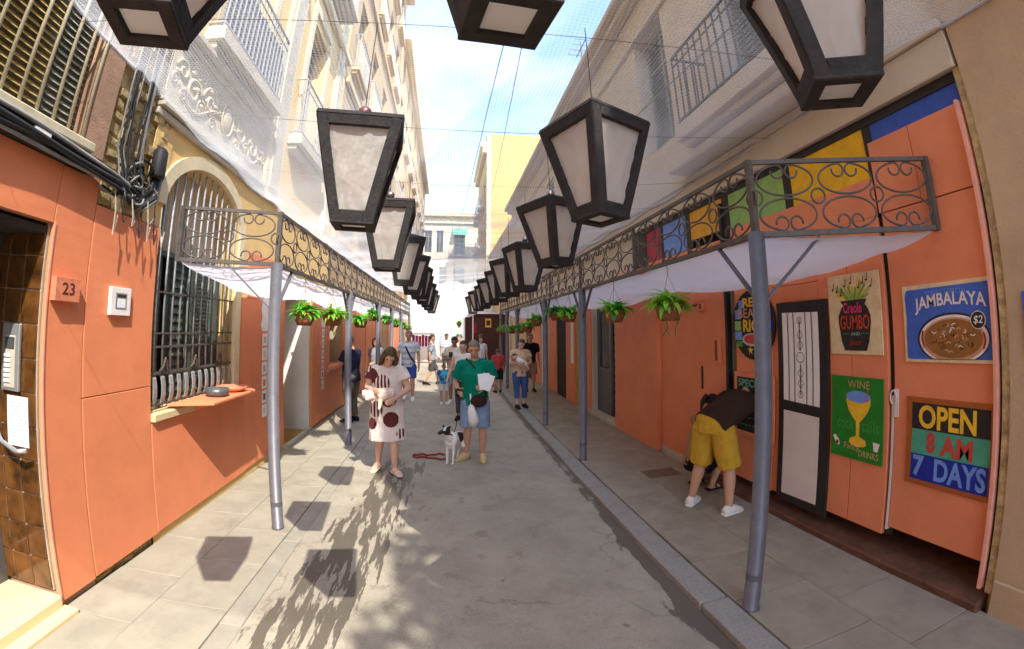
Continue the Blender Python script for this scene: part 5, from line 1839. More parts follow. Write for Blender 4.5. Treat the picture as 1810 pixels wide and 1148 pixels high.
def patterned(nm, kind, c0, c1, sc):
    m = mat('fabric_' + nm, c0, .9, .06, 14, .3, 28, spec=.15)
    n = m.node_tree
    p = n.nodes['Principled BSDF']
    base = p.inputs['Base Color'].links[0].from_socket
    t = n.nodes.new('ShaderNodeTexCoord')
    if kind == 'stripe':
        q = n.nodes.new('ShaderNodeTexWave')
        q.bands_direction = 'Z'
        q.inputs['Scale'].default_value = sc
        fac = q.outputs['Fac']
        lo, hi = .5, .6
    else:
        q = n.nodes.new('ShaderNodeTexVoronoi')
        q.inputs['Scale'].default_value = sc
        n2 = n.nodes.new('ShaderNodeTexWave')
        n2.inputs['Scale'].default_value = 14
        n2.inputs['Distortion'].default_value = 1.5
        n.links.new(t.outputs['Object'], n2.inputs[0])
        mm = n.nodes.new('ShaderNodeMath')
        mm.operation = 'MULTIPLY_ADD'
        n.links.new(n2.outputs['Fac'], mm.inputs[0])
        mm.inputs[1].default_value = .025
        n.links.new(q.outputs['Distance'], mm.inputs[2])
        fac = mm.outputs[0]
        lo, hi = .45, .43
    n.links.new(t.outputs['Object'], q.inputs[0])
    r_ = n.nodes.new('ShaderNodeMapRange')
    r_.inputs[1].default_value = lo
    r_.inputs[2].default_value = hi
    n.links.new(fac, r_.inputs[0])
    b = n.nodes.new('ShaderNodeMixRGB')
    n.links.new(base, b.inputs['Color1'])
    b.inputs['Color2'].default_value = c1 + (1,)
    fo = r_.outputs[0]
    if kind == 'spot' and sc < 6:
        sx = n.nodes.new('ShaderNodeSeparateColor')
        n.links.new(q.outputs['Color'], sx.inputs[0])
        wv = n.nodes.new('ShaderNodeTexWave')
        wv.inputs['Scale'].default_value = 7
        wv.inputs['Distortion'].default_value = 2
        n.links.new(t.outputs['Object'], wv.inputs[0])
        gt = n.nodes.new('ShaderNodeMath')
        gt.operation = 'GREATER_THAN'
        gt.inputs[1].default_value = .42
        n.links.new(wv.outputs['Fac'], gt.inputs[0])
        g2 = n.nodes.new('ShaderNodeMath')
        g2.operation = 'GREATER_THAN'
        g2.inputs[1].default_value = .55
        n.links.new(sx.outputs[0], g2.inputs[0])
        m1 = n.nodes.new('ShaderNodeMath')
        m1.operation = 'MAXIMUM'
        n.links.new(gt.outputs[0], m1.inputs[0])
        n.links.new(g2.outputs[0], m1.inputs[1])
        m2 = n.nodes.new('ShaderNodeMath')
        m2.operation = 'MULTIPLY'
        n.links.new(m1.outputs[0], m2.inputs[0])
        n.links.new(fo, m2.inputs[1])
        fo = m2.outputs[0]
    n.links.new(fo, b.inputs['Fac'])
    n.links.new(b.outputs[0], p.inputs['Base Color'])
    CL[nm] = m


patterned('dress', 'spot', (0.74, 0.66, 0.62), (0.115, 0.03, 0.03), 4.2)
patterned('stripes', 'stripe', (0.42, 0.44, 0.48), (0.12, 0.13, 0.17), 7)
patterned('paletop', 'stripe', (0.62, 0.64, 0.70), (0.40, 0.43, 0.52), 2.2)
patterned('childtop', 'spot', (0.05, 0.42, 0.62), (0.03, 0.10, 0.30), 8)

STAND = dict(pel=(0, 0, .52), waist=(0, .004, .605), chest=(0, .002, .725), neck=(0, -.008, .825), head=(0, .012, .925),
             shL=(-.108, -.004, .80), shR=(.108, -.004, .80), elL=(-.142, -.02, .635), elR=(.142, -.02, .635), wrL=(-.148, .03, .495), wrR=(.148, .03, .495),
             hipL=(-.052, 0, .50), hipR=(.052, 0, .50), knL=(-.06, .012, .28), knR=(.06, .012, .28), anL=(-.062, -.012, .045), anR=(.062, -.012, .045),
             toeL=(-.075, .10, .014), toeR=(.075, .10, .014))


def person(label, x, y, rz, h, pose=None, skin='tan', top=None, sleeve=.55, bottom=None, leg=.85, dress=None, shoes='shoe_white', sandals=False,
           hair='dark', long_hair=0, ponytail=False, voxel=.011, fat=1.0, group=None, zoff=0.0, hem=-.02, detail=True, face_dir=None):
    root = thing('person', label, 'person', (0, 0, 0), 0, group)
    J = {k: Vector(v) for k, v in STAND.items()}
    for k, v in (pose or {}).items():
        J[k] = Vector(v)
    J = {k: v * h for k, v in J.items()}
    F = fat
    sd = (J['shR'] - J['shL']).normalized()
    hd = (J['hipR'] - J['hipL']).normalized()
    up = (J['head'] - J['neck']).normalized()
    fwd = up.cross(sd) * -1 if False else sd.cross(up) * -1
    fwd = up.cross(sd)
    if face_dir is not None:
        fwd = Vector(face_dir).normalized()
    fwd = (fwd - up * fwd.dot(up)).normalized()
    side = fwd.cross(up).normalized()
    RH = Matrix((side, fwd, up)).transposed()
    b = MB()
    # trunk
    b.tube([J['pel'] + Vector((0, 0, -.035 * h)), J['pel'], J['waist'], J['chest'], J['chest'].lerp(J['neck'], .62), J['neck']],
           [.070 * h * F, .090 * h * F, .080 * h * F, .094 * h * F, .086 * h, .035 * h], 14,
           [.060 * h * F, .068 * h * F, .060 * h * F, .066 * h * F, .052 * h, .034 * h], sd)
    b.tube([J['shL'], J['chest'].lerp(J['neck'], .78), J['shR']], [.034 * h, .042 * h, .034 * h], 10)
    b.tube([J['neck'] - up * .02 * h, J['head'] - up * .02 * h], [.036 * h, .031 * h], 10)
    hc = J['head']
    b.ell(hc + up * .012 * h, .044 * h, .053 * h, .056 * h, 14, 10, RH)
    b.ell(hc - up * .026 * h + fwd * .012 * h, .034 * h, .040 * h, .042 * h, 12, 8, RH)
    if detail:
        b.tube([hc + up * .008 * h + fwd * .050 * h, hc - up * .012 * h + fwd * .064 * h, hc - up * .018 * h + fwd * .052 * h], [.006 * h, .010 * h, .008 * h], 6)
        for s_ in (-1, 1):
            b.ell(hc + side * s_ * .046 * h - up * .004 * h, .007 * h, .013 * h, .019 * h, 8, 6, RH)
        b.ell(hc - up * .038 * h + fwd * .048 * h, .017 * h, .007 * h, .007 * h, 8, 5, RH)
        b.tube([hc + side * -.03 * h + up * .018 * h + fwd * .045 * h, hc + up * .02 * h + fwd * .053 * h, hc + side * .03 * h + up * .018 * h + fwd * .045 * h], .006 * h, 6)
    for s_ in 'LR':
        sh_, el, wr = J['sh' + s_], J['el' + s_], J['wr' + s_]
        b.tube([sh_, sh_.lerp(el, .4), el], [.032 * h * F, .029 * h * F, .023 * h], 9)
        b.tube([el, el.lerp(wr, .3), wr], [.024 * h, .024 * h, .0155 * h], 9)
        b.ell(el, .023 * h, .023 * h, .023 * h, 8, 6)
        dr = (wr - el).normalized()
        pd = dr.orthogonal().normalized()
        # palm faces the body
        inw = (Vector((0, 0, 0)) - Vector((wr.x, wr.y, 0)))
        inw = (inw - dr * inw.dot(dr))
        inw = inw.normalized() if inw.length > 1e-4 else pd
        ac = dr.cross(inw).normalized()
        pc = wr + dr * .030 * h
        b.tube([wr, pc, wr + dr * .055 * h], [.016 * h, .025 * h, .023 * h], 8, [.013 * h, .012 * h, .010 * h], ac)
        for q, ln in zip((-1.5, -.5, .5, 1.5), (.036, .043, .040, .031)):
            p0 = wr + dr * .052 * h + ac * q * .0115 * h
            p1 = p0 + dr * ln * .55 * h + inw * .006 * h
            p2 = p1 + (dr * .75 + inw * .65).normalized() * ln * .5 * h
            b.tube([p0, p1, p2], [.0062 * h, .0056 * h, .0045 * h], 6)
        tq = 1 if ac.dot(fwd) > 0 else -1
        p0 = wr + dr * .018 * h + ac * tq * .018 * h
        b.tube([p0, p0 + (dr * .6 + ac * tq * .7 + inw * .3) * .026 * h, p0 + (dr * 1.1 + ac * tq * .75 + inw * .6) * .036 * h], [.0085 * h, .007 * h, .0055 * h], 6)
        hp, kn, an, toe = J['hip' + s_], J['kn' + s_], J['an' + s_], J['toe' + s_]
        b.tube([hp, hp.lerp(kn, .4), kn], [.056 * h * F, .049 * h * F, .034 * h], 10)
        b.ell(kn, .034 * h, .034 * h, .034 * h, 8, 6)
        b.tube([kn, kn.lerp(an, .32), an.lerp(kn, .12), an], [.033 * h, .036 * h, .022 * h, .021 * h], 10)
        fd = (toe - an)
        fd.z = 0
        fd.normalize()
        heel = an - fd * .03 * h + Vector((0, 0, -.022 * h))
        b.tube([heel, an + Vector((0, 0, -.018 * h)) + fd * .03 * h, toe.lerp(an, .3) + Vector((0, 0, -.004 * h)), toe], [.020 * h, .025 * h, .026 * h, .014 * h], 9, [.018 * h, .024 * h, .014 * h, .009 * h],
               fd.cross(Vector((0, 0, 1))))
    remesh(b, 'body', SKIN[skin], root, voxel * h / 1.7, 2)
    if detail:
        for s_ in (-1, 1):
            e = MB()
            e.ell(hc + side * s_ * .019 * h + up * .006 * h + fwd * .0475 * h, .007 * h, .005 * h, .0045 * h, 8, 6, RH)
            e.build('eye', 'interior', root, smooth=True)
    # hair
    hm_ = MB()
    hm_.ell(hc + up * .017 * h - fwd * .004 * h, .052 * h, .061 * h, .062 * h, 18, 14, RH, keep=lambda u, v, w_: w_ > .42 or (v < .15 and w_ > (-.35 if v < -.2 else -.1)))
    if long_hair:
        L_ = long_hair * h
        hm_.tube([hc + up * .03 * h - fwd * .035 * h, hc - up * .03 * h - fwd * .048 * h, J['neck'] - fwd * .045 * h, J['neck'] - fwd * .05 * h - up * L_],
                 [.045 * h, .058 * h, .062 * h, .03 * h], 12, [.025 * h, .03 * h, .024 * h, .012 * h], side)
        for s_ in (-1, 1):
            hm_.tube([hc + up * .045 * h + side * s_ * .03 * h + fwd * .03 * h, hc + side * s_ * .052 * h + fwd * .01 * h, J['neck'] + side * s_ * .055 * h + up * .01 * h, J['neck'] + side * s_ * .05 * h - up * L_ * .6],
                     [.014 * h, .017 * h, .018 * h, .008 * h], 8)
    if ponytail:
        p0 = hc + up * .03 * h - fwd * .06 * h
        hm_.tube([p0, p0 - fwd * .03 * h + up * .005 * h, p0 - fwd * .055 * h - up * .04 * h, p0 - fwd * .05 * h - up * .10 * h], [.012 * h, .020 * h, .018 * h, .006 * h], 8)
    hm_.build('hair', CL['hair_' + hair], root, smooth=True)
    vx = voxel * h / 1.7 * 1.1
    if top:
        t = MB()
        pz = J['pel'] + (J['pel'] - J['waist']).normalized() * (-hem) * h if hem < 0 else J['pel'].lerp(J['waist'], hem)
        t.tube([pz, J['pel'].lerp(J['waist'], .5), J['waist'], J['chest'], J['chest'].lerp(J['neck'], .60), J['chest'].lerp(J['neck'], .9)],
               [.104 * h * F, .098 * h * F, .096 * h * F, .108 * h * F, .096 * h * F, .052 * h], 18, [.082 * h * F, .078 * h * F, .076 * h * F, .080 * h * F, .064 * h, .046 * h], sd)
        t.tube([J['shL'], J['chest'].lerp(J['neck'], .74), J['shR']], [.043 * h, .050 * h, .043 * h], 10)
        for s_ in 'LR':
            if sleeve > 0:
                a, e = J['sh' + s_], J['el' + s_]
                e2 = a.lerp(e, min(sleeve, 1))
                t.tube([a.lerp(J['neck'], .15), a, a.lerp(e2, .5), e2], [.04 * h, .046 * h * F, .044 * h * F, .043 * h * F], 10)
                if sleeve > 1:
                    t.tube([e, e.lerp(J['wr' + s_], sleeve - 1)], [.040 * h, .032 * h], 10)
        remesh(t, 'shirt', CL[top], root, vx, 3, wrinkle=.009)
    if dress:
        t = MB()
        hemz = J['pel'] + Vector((0, 0, -.26 * h))
        t.tube([hemz, hemz + Vector((0, 0, .10 * h)), J['pel'], J['waist'], J['chest'], J['chest'].lerp(J['neck'], .60), J['chest'].lerp(J['neck'], .86)],
               [.128 * h * F, .125 * h * F, .112 * h * F, .100 * h * F, .108 * h * F, .094 * h * F, .056 * h], 20, [.098 * h * F, .098 * h * F, .09 * h * F, .078 * h * F, .082 * h * F, .064 * h, .046 * h], sd)
        t.tube([J['shL'], J['chest'].lerp(J['neck'], .72), J['shR']], [.044 * h, .050 * h, .044 * h], 10)
        for s_ in 'LR':
            a, e = J['sh' + s_], J['el' + s_]
            t.tube([a.lerp(J['neck'], .15), a, a.lerp(e, .5)], [.04 * h, .048 * h, .050 * h], 10)
        remesh(t, 'dress', CL[dress], root, vx, 3, wrinkle=.011)
    if bottom:
        t = MB()
        t.tube([J['pel'] + Vector((0, 0, -.045 * h)), J['pel'], J['pel'].lerp(J['waist'], .55)], [.090 * h * F, .100 * h * F, .092 * h * F], 16, [.076 * h * F, .080 * h * F, .074 * h * F], hd)
        for s_ in 'LR':
            hp, kn, an = J['hip' + s_], J['kn' + s_], J['an' + s_]
            if leg <= 1:
                e2 = hp.lerp(kn, leg)
                t.tube([hp, hp.lerp(e2, .5), e2], [.064 * h * F, .062 * h * F, .060 * h * F], 12)
            else:
                t.tube([hp, hp.lerp(kn, .5), kn], [.063 * h * F, .056 * h * F, .045 * h], 12)
                e2 = kn.lerp(an, leg - 1)
                t.ell(kn, .045 * h, .045 * h, .045 * h, 8, 6)
                t.tube([kn, kn.lerp(e2, .4), e2], [.045 * h, .043 * h, .036 * h], 12)
        remesh(t, 'trousers' if leg > 1 else 'shorts', CL[bottom], root, vx, 3, wrinkle=.009)
    for s_ in 'LR':
        an, toe = J['an' + s_], J['toe' + s_]
        fd = (toe - an)
        fd.z = 0
        fd.normalize()
        cr = fd.cross(Vector((0, 0, 1)))
        gz0 = min(an.z - .045 * h, toe.z - .014 * h)
        pitch = (toe.z - .014 * h) - (an.z - .045 * h)
        t = MB()
        hz = an.z - .045 * h
        tz = toe.z - .014 * h
        A_p = lambda f, zz, q=0: an + fd * f * h + Vector((0, 0, -an.z)) + Vector((0, 0, hz + (tz - hz) * min(1, max(0, f / .1)) + zz * h)) + cr * q * h
        t.tube([A_p(-.042, .012), A_p(.0, .012), A_p(.06, .011), A_p(.10, .011), A_p(.118, .010)], [.024 * h, .028 * h, .032 * h, .027 * h, .014 * h], 12, [.010 * h] * 5, cr)
        if not sandals:
            t.tube([A_p(-.040, .026), A_p(-.01, .036), A_p(.03, .034), A_p(.075, .024), A_p(.112, .016)], [.022 * h, .027 * h, .029 * h, .026 * h, .012 * h], 12, [.024 * h, .030 * h, .026 * h, .016 * h, .008 * h], cr)
        else:
            for f in (.02, .07):
                t.tube([A_p(f, .012, -.03), A_p(f, .045 - f * .25, -.018), A_p(f, .050 - f * .25, 0), A_p(f, .045 - f * .25, .018), A_p(f, .012, .03)], .007 * h, 6)
        t.build('shoe' if not sandals else 'sandal', CL[shoes], root, smooth=True)
    root.location = (x, y, roadz(x, y) + zoff)
    root.rotation_euler = (0, 0, R(rz))
    root['_h'] = h
    del root['_h']
    return root, J


def hold(root, name, mb, m, smooth=True):
    """an item carried by a person: its own thing, placed in the person's frame"""
    Mx = Matrix.Translation(root.location) @ root.rotation_euler.to_matrix().to_4x4()
    mb.v = [tuple(Mx @ Vector(p)) for p in mb.v]
    c = sum((Vector(p) for p in mb.v), Vector()) / len(mb.v)
    return mb.build(name, m, org=c, smooth=smooth)


def child(root, name, mb, m, smooth=True):
    """a part given in the frame of its (rotated) thing"""
    me = mb.mesh(name, m, (0, 0, 0), smooth)
    return link(name, me, root)


# man in the green tee with leaflet, bags and dog lead (faces the camera)
GM, J = person('man in a green tee and denim shorts holding a leaflet, dog lead in hand', .40, 6.42, 175, 1.72,
               dict(elR=(.165, -.03, .645), wrR=(.13, .10, .60), elL=(-.165, -.01, .64), wrL=(-.075, .13, .635), head=(.008, .02, .925), anR=(.08, -.02, .045), toeR=(.16, .06, .014), anL=(-.06, .0, .045), toeL=(-.07, .11, .014)),
               'tan', 'green', .75, 'denim', .98, hair='grey', shoes='shoe_tan', voxel=.008, fat=1.10, hem=-.05)
h = 1.72
wl = J['wrL']
b = MB()
for i, (a, z_) in enumerate(((-.35, 0), (.1, .004))):
    q = Matrix.Rotation(a, 3, 'Y')
    pts = [wl + q @ Vector((u, .085 + z_ + .02 * abs(u) * 4, v)) for u, v in ((-.09, -.03), (.07, -.03), (.07, .19), (-.09, .19))]
    b.add(pts + [p + Vector((0, .003, 0)) for p in pts], [(0, 1, 2, 3), (4, 5, 6, 7), (0, 1, 5, 4), (1, 2, 6, 5), (2, 3, 7, 6), (3, 0, 4, 7)])
o = hold(GM, 'leaflet', b, 'paperwhite', False)
tag(o, 'pale folded leaflet held by the man in the green tee', 'leaflet')
b = MB().ell((-.05, .155, .88), .12, .05, .09, 14, 8)
b.tube([(-.15, .15, .93), (-.14, .12, 1.15), (0.02, .10, 1.36), (.12, .02, 1.46), (.14, -.10, 1.38), (.02, -.17, 1.1), (-.16, -.08, .93)], .014, 6)
tag(hold(GM, 'shoulder_bag', b, CL['brown']), 'dark shoulder bag across the waist of the man in green', 'bag')
b = MB().tube([(.05, .165, .83), (.04, .175, .74), (.02, .165, .62), (.02, .15, .52)], [.03, .06, .075, .05], 12, [.02, .045, .05, .03], (1, 0, 0))
b.tube([(.05, .165, .82), (.06, .15, .98)], .012, 5)
tag(hold(GM, 'drawstring_bag', b, CL['white']), 'white cloth pouch dangling before the knees of the man in green', 'bag')
b = MB().tube([J['wrR'] + Vector((.0, .06, -.02)) + Vector((.03 * math.cos(t), .02, .045 * math.sin(t))) for t in [.5 + 5.4 * i / 12 for i in range(13)]], .014, 6)
tag(hold(GM, 'lead_handle', b, CL['black']), 'black lead handle in the fist of the man in green', 'dog lead')

# woman in the patterned dress with a small pale dog in her arms
WM, J = person('woman in a white dress with maroon spots, head bowed over a small pale dog', -.76, 5.80, 188, 1.66,
               dict(head=(-.02, .075, .905), neck=(0, .012, .822), chest=(0, -.002, .725), shL=(-.105, .012, .797), shR=(.105, .012, .797), elL=(-.165, .03, .655), wrL=(-.055, .155, .60), elR=(.150, .02, .66), wrR=(.10, .17, .665),
                    knL=(-.05, .04, .28), anL=(-.05, .05, .045), toeL=(-.09, .15, .014), knR=(.055, .0, .285), anR=(.075, -.06, .06), toeR=(.12, .035, .014)),
               'fair', None, 0, None, dress='dress', shoes='cream', sandals=True, hair='auburn', long_hair=.035, voxel=.008, fat=1.14, face_dir=(0, .8, -.5))
b = MB()
pc = Vector((.12, .27, 1.02))
b.tube([pc + Vector((-.20, -.02, .05)), pc + Vector((-.08, 0, .03)), pc + Vector((.03, .0, .0))], [.06, .085, .07], 12)
b.ell(pc + Vector((.09, .02, .02)), .078, .074, .072, 14, 10)
b.ell(pc + Vector((.12, .08, -.01)), .03, .045, .028, 10, 8)
for s_ in (-1, 1):
    b.tube([pc + Vector((.09 + s_ * .045, .0, .08)), pc + Vector((.09 + s_ * .075, .02, .07)), pc + Vector((.09 + s_ * .085, .03, .015))], [.014, .024, .008], 7)
    b.tube([pc + Vector((-.04, .05 * s_, -.04)), pc + Vector((-.03, .06 * s_ + .03, -.10)), pc + Vector((-.02, .05 * s_ + .05, -.14))], [.03, .022, .018], 8)
Mx = Matrix.Translation(WM.location) @ WM.rotation_euler.to_matrix().to_4x4()
b.v = [tuple(Mx @ Vector(p) - Mx @ pc) for p in b.v]
pd_ = thing('dog', 'small cream dog cradled in the arms of the woman in the spotted dress', 'dog', tuple(Mx @ pc))
ORG[pd_] = Vector((0, 0, 0))
remesh(b, 'body', mat('cream_fur', (0.70, 0.56, 0.47), .9, .12, 30, .8, 60), pd_, .008, 2)

# black and white dog on the lead
dg_ = thing('dog', 'white dog with a black face standing on the road, head turned aside', 'dog', (.08, 6.28, roadz(.08, 6.28)), R(-28))
b = MB()
b.tube([(0, .30, .335), (0, .20, .325), (0, .05, .315), (0, -.06, .335), (0, -.10, .35)], [.05, .075, .088, .095, .06], 12, [.055, .085, .105, .12, .08], (1, 0, 0))
b.tube([(0, -.08, .36), (-.005, -.13, .43), (-.01, -.15, .475)], [.062, .048, .045], 10)
b.ell((-.012, -.165, .495), .052, .06, .05, 12, 8)
b.tube([(-.03, -.20, .488), (-.065, -.245, .470), (-.085, -.27, .462)], [.032, .024, .016], 9)
for s_ in (-1, 1):
    b.tube([(s_ * .045, -.08, .32), (s_ * .05, -.07, .20), (s_ * .045, -.085, .11), (s_ * .045, -.08, .02)], [.034, .024, .017, .017], 8)
    b.ell((s_ * .045, -.095, .014), .021, .032, .015, 8, 6)
    b.tube([(s_ * .045, .24, .31), (s_ * .06, .20, .20), (s_ * .055, .285, .115), (s_ * .052, .27, .02)], [.052, .038, .018, .017], 8)
    b.ell((s_ * .052, .255, .014), .021, .032, .015, 8, 6)
    b.tube([(-.012 + s_ * .035, -.15, .53), (-.012 + s_ * .052, -.155, .548), (-.012 + s_ * .055, -.18, .552)], [.018, .016, .006], 7)
b.tube([(0, .30, .35), (0, .36, .40), (0, .37, .47)], [.018, .013, .007], 7)
bo = remesh(b, 'body', mat('white_fur', (0.74, 0.71, 0.68), .9, .08, 30, .6, 80), dg_, .008, 2)
blk = mat('black_fur', (0.02, 0.018, 0.018), .8, .3, 30, .6, 80)
bo.data.materials.append(blk)
for p in bo.data.polygons:
    c = p.center
    head = c.z > .43 and c.y < -.10
    if head and not (abs(c.x + .012) < .018 and c.z > .50) and not (c.y > -.125):
        p.material_index = 1
    elif (c - Vector((.09, .12, .36))).length < .09:
        p.material_index = 1
MB().tube([(.062 * math.cos(t), -.115 + .04 * math.sin(t), .405 + .045 * math.sin(t)) for t in [2 * PI * i / 16 for i in range(16)]], .008, 5, closed=True)
cl_ = MB().tube([(-.006 + .055 * math.cos(t), -.128 + .045 * math.sin(t), .43 - .03 * math.sin(t)) for t in [2 * PI * i / 18 for i in range(18)]], .008, 6, closed=True)
child(dg_, 'collar', cl_, CL['darkred'])
Mg = Matrix.Translation(GM.location) @ GM.rotation_euler.to_matrix().to_4x4()
hw_ = Mg @ Vector((.21, .24, .97))
p0, p1 = Vector((.10, 6.17, .40)), hw_
pts = [p0.lerp(p1, i / 14) + Vector((0, 0, -.12 * math.sin(PI * i / 14))) for i in range(15)]
tag(MB().tube(pts, .005, 5).build('dog_lead', CL['black'], org=p0), 'thin dark lead from the dog up to the hand of the man in green', 'dog lead')
lp = []
for i in range(41):
    t = i / 40
    if t < .5:
        a = t / .5
        lp.append((-.04 - .40 * a, 6.62 - .05 * a + .03 * math.sin(a * 9), 0))
    elif t < .62:
        a = (t - .5) / .12 * PI
        lp.append((-.44 - .05 * math.sin(a), 6.57 - .06 * (1 - math.cos(a)) / 2 * 2, 0))
    else:
        a = (t - .62) / .38
        lp.append((-.44 + .42 * a, 6.45 + .02 * math.sin(a * 6) - .06 * a, 0))
lp = [(x, y, roadz(x, y) + .014 + .012 * abs(math.sin(i * .5))) for i, (x, y, z) in enumerate(lp)]
tag(MB().tube(lp, .014, 6).build('dog_lead', cloth('lead_red', (.26, .045, .035)), org=lp[0], smooth=True), 'dark red lead lying in a loop on the road beside the white dog', 'dog lead')

# the man bent over before the chalkboard and the woman crouching behind him
PBN, J = person('man in mustard shorts and dark tee bending over towards the chalkboard', 2.56, 3.86, -64, 1.73,
                dict(pel=(0, -.03, .515), waist=(.02, .05, .56), chest=(.03, .165, .60), neck=(.03, .255, .635), head=(.03, .345, .655),
                     shL=(-.075, .235, .615), shR=(.135, .225, .605), elL=(-.10, .30, .48), wrL=(-.06, .42, .44), elR=(.16, .30, .47), wrR=(.11, .42, .43),
                     hipL=(-.055, -.03, .50), hipR=(.055, -.03, .50), knL=(-.10, .005, .27), anL=(-.135, -.03, .045), toeL=(-.155, .07, .014), knR=(.085, .01, .27), anR=(.11, -.02, .045), toeR=(.13, .08, .014)),
                'tan', 'brown', .85, 'mustard', .98, hair='dark', shoes='shoe_white', voxel=.008, hem=-.03, fat=1.14, face_dir=(0, .6, -.8))
PCR, J = person('dark-haired woman with a ponytail crouching behind the bending man, in flip-flops', 2.78, 4.47, -70, 1.60,
                dict(pel=(0, -.06, .20), waist=(0, -.045, .285), chest=(0, .02, .40), neck=(0, .07, .49), head=(0, .11, .585), shL=(-.105, .06, .465), shR=(.105, .06, .465), elL=(-.13, .14, .34), wrL=(-.08, .26, .32), elR=(.13, .14, .34), wrR=(.08, .26, .32),
                     hipL=(-.055, -.05, .18), hipR=(.055, -.05, .18), knL=(-.085, .15, .265), knR=(.085, .15, .265), anL=(-.08, .02, .055), anR=(.08, .02, .045), toeL=(-.085, .11, .014), toeR=(.085, .11, .014)),
                'tan', 'tan', .5, 'black', .9, hair='dark', ponytail=True, shoes='brown', sandals=True, voxel=.010, hem=-.02)

# men at the counter on the left
person('stout man in a navy polo shirt leaning to the shop counter', -1.86, 8.85, 68, 1.70,
       dict(elL=(-.15, .05, .655), wrL=(-.13, .20, .60), elR=(.14, .03, .64), wrR=(.13, .16, .56), head=(.0, .03, .92)), 'tan', 'navy', .7, 'khaki', 1.9, hair='grey', shoes='black', voxel=.010, fat=1.22, hem=-.05)
person('long-haired woman in grey standing behind the man in navy', -1.80, 11.6, 150, 1.60, dict(elL=(-.14, .03, .64), wrL=(-.06, .14, .60)), 'tan', 'grey', .6, 'black', 1.8, hair='brown', long_hair=.12, shoes='black', voxel=.014)
PT, J = person('man in a pale tee and blue shorts with a dark sling strap across his chest', -.98, 11.75, 178, 1.80,
               dict(elR=(.155, -.02, .64), wrR=(.165, .01, .50), anL=(-.06, .05, .045), toeL=(-.07, .15, .014), knL=(-.06, .05, .285), anR=(.06, -.09, .07), toeR=(.06, .0, .014)), 'tan', 'paletop', .6, 'blue', .85, hair='grey', voxel=.012, hem=-.04)
b = MB().tube([(.10, .02, 1.46), (.05, .145, 1.35), (-.05, .165, 1.15), (-.16, .10, .98)], .022, 6, .008)
child(PT, 'strap', b, CL['navy'])
person('person in a striped tee and dark shorts striding across the lane', -.50, 15.0, -75, 1.66,
       dict(knL=(-.05, .11, .29), anL=(-.05, .15, .05), toeL=(-.05, .245, .03), knR=(.05, -.02, .28), anR=(.05, -.15, .065), toeR=(.05, -.06, .014), elL=(-.13, .06, .64), wrL=(-.11, .15, .54), elR=(.13, -.07, .64), wrR=(.13, -.06, .5)),
       'tan', 'stripes', .8, 'charcoal', .95, hair='dark', shoes='black', voxel=.014)
PW, J = person('man in a cream tee and denim shorts looking at a dark phone', .20, 11.35, 170, 1.70,
               dict(elL=(-.15, .0, .65), wrL=(-.03, .15, .66), elR=(.15, .0, .65), wrR=(.04, .17, .67), head=(0, .03, .915)), 'brown', 'cream', .65, 'denim', .95, hair='dark', voxel=.012, face_dir=(0, .85, -.4))
b = MB().box(.0, .09, .325, .34, 1.17, 1.31)
tag(hold(PW, 'phone', b, 'black_paint', False), 'dark phone in the hands of the man in the cream tee', 'phone')
person('small child in a turquoise tee and pale shorts on the road', -.07, 11.25, 180, 1.02,
       dict(head=(0, .012, .90), neck=(0, -.008, .80), elL=(-.15, .0, .64), elR=(.15, .0, .64)), 'tan', 'childtop', .6, 'palegrey', .8, hair='brown', voxel=.012, fat=1.15)
PB, J = person('woman in a peach top and cropped jeans carrying a swaddled baby', 1.70, 10.4, 188, 1.62,
               dict(elL=(-.15, .03, .65), wrL=(-.03, .16, .63), elR=(.155, .03, .65), wrR=(.07, .17, .66), head=(-.01, .03, .915), anR=(.06, .04, .045), toeR=(.06, .14, .014)), 'fair', 'peach', .5, 'jeans', 1.6, hair='brown', shoes='black', voxel=.012, fat=1.08, hem=-.06)
bb = thing('person', 'baby wrapped in white in the arms of the woman in the peach top', 'person', tuple(PB.location + Vector((0, 0, 0))), 0)
ORG[bb] = Vector((0, 0, 0))
b = MB().tube([(-.12, -.24, 1.16), (-.02, -.26, 1.08), (.10, -.25, 1.02)], [.06, .085, .055], 12)
remesh(b, 'blanket', CL['white'], bb, .012, 2)
b = MB().ell((-.17, -.245, 1.21), .065, .062, .065, 12, 9)
b.tube([(.08, -.27, 1.02), (.14, -.29, .95), (.15, -.29, .90)], [.03, .025, .02], 8)
b.tube([(-.16, -.245, 1.19), (-.12, -.24, 1.16), (-.02, -.26, 1.08), (.09, -.265, 1.02)], [.04, .04, .04, .028], 8)
remesh(b, 'body', SKIN['fair'], bb, .012, 2)
b = MB().ell((-.175, -.235, 1.225), .069, .066, .065, 12, 9, keep=lambda u, v, w_: w_ > .2 or v > .3)
b.build('hair', CL['hair_brown'], bb, smooth=True)
person('person in a black tee and tan shorts behind the woman with the baby', 2.42, 13.0, 178, 1.70, dict(wrR=(.15, .06, .5)), 'tan', 'black', .7, 'tan', .9, hair='grey', shoes='brown', voxel=.014)
person('curly-haired child in a red tee seen from behind, past the woman with the baby', 1.52, 13.4, 10, 1.34, dict(head=(0, .012, .90)), 'brown', 'red', .7, 'black', .9, hair='brown', shoes='black', voxel=.014, fat=1.1)
person('white-haired person in a pale shirt standing by the maroon booth', .48, 17.2, 150, 1.62, None, 'fair', 'cream', .7, 'khaki', 1.8, hair='grey', shoes='black', voxel=.016, detail=False)
person('slim person in a pale top standing in the bright gap before the white tents', -.02, 19.0, 195, 1.66, dict(elL=(-.17, -.02, .66), wrL=(-.10, .06, .58)), 'brown', 'paletop', .7, 'charcoal', 1.5, hair='dark', shoes='black', voxel=.016, detail=False)
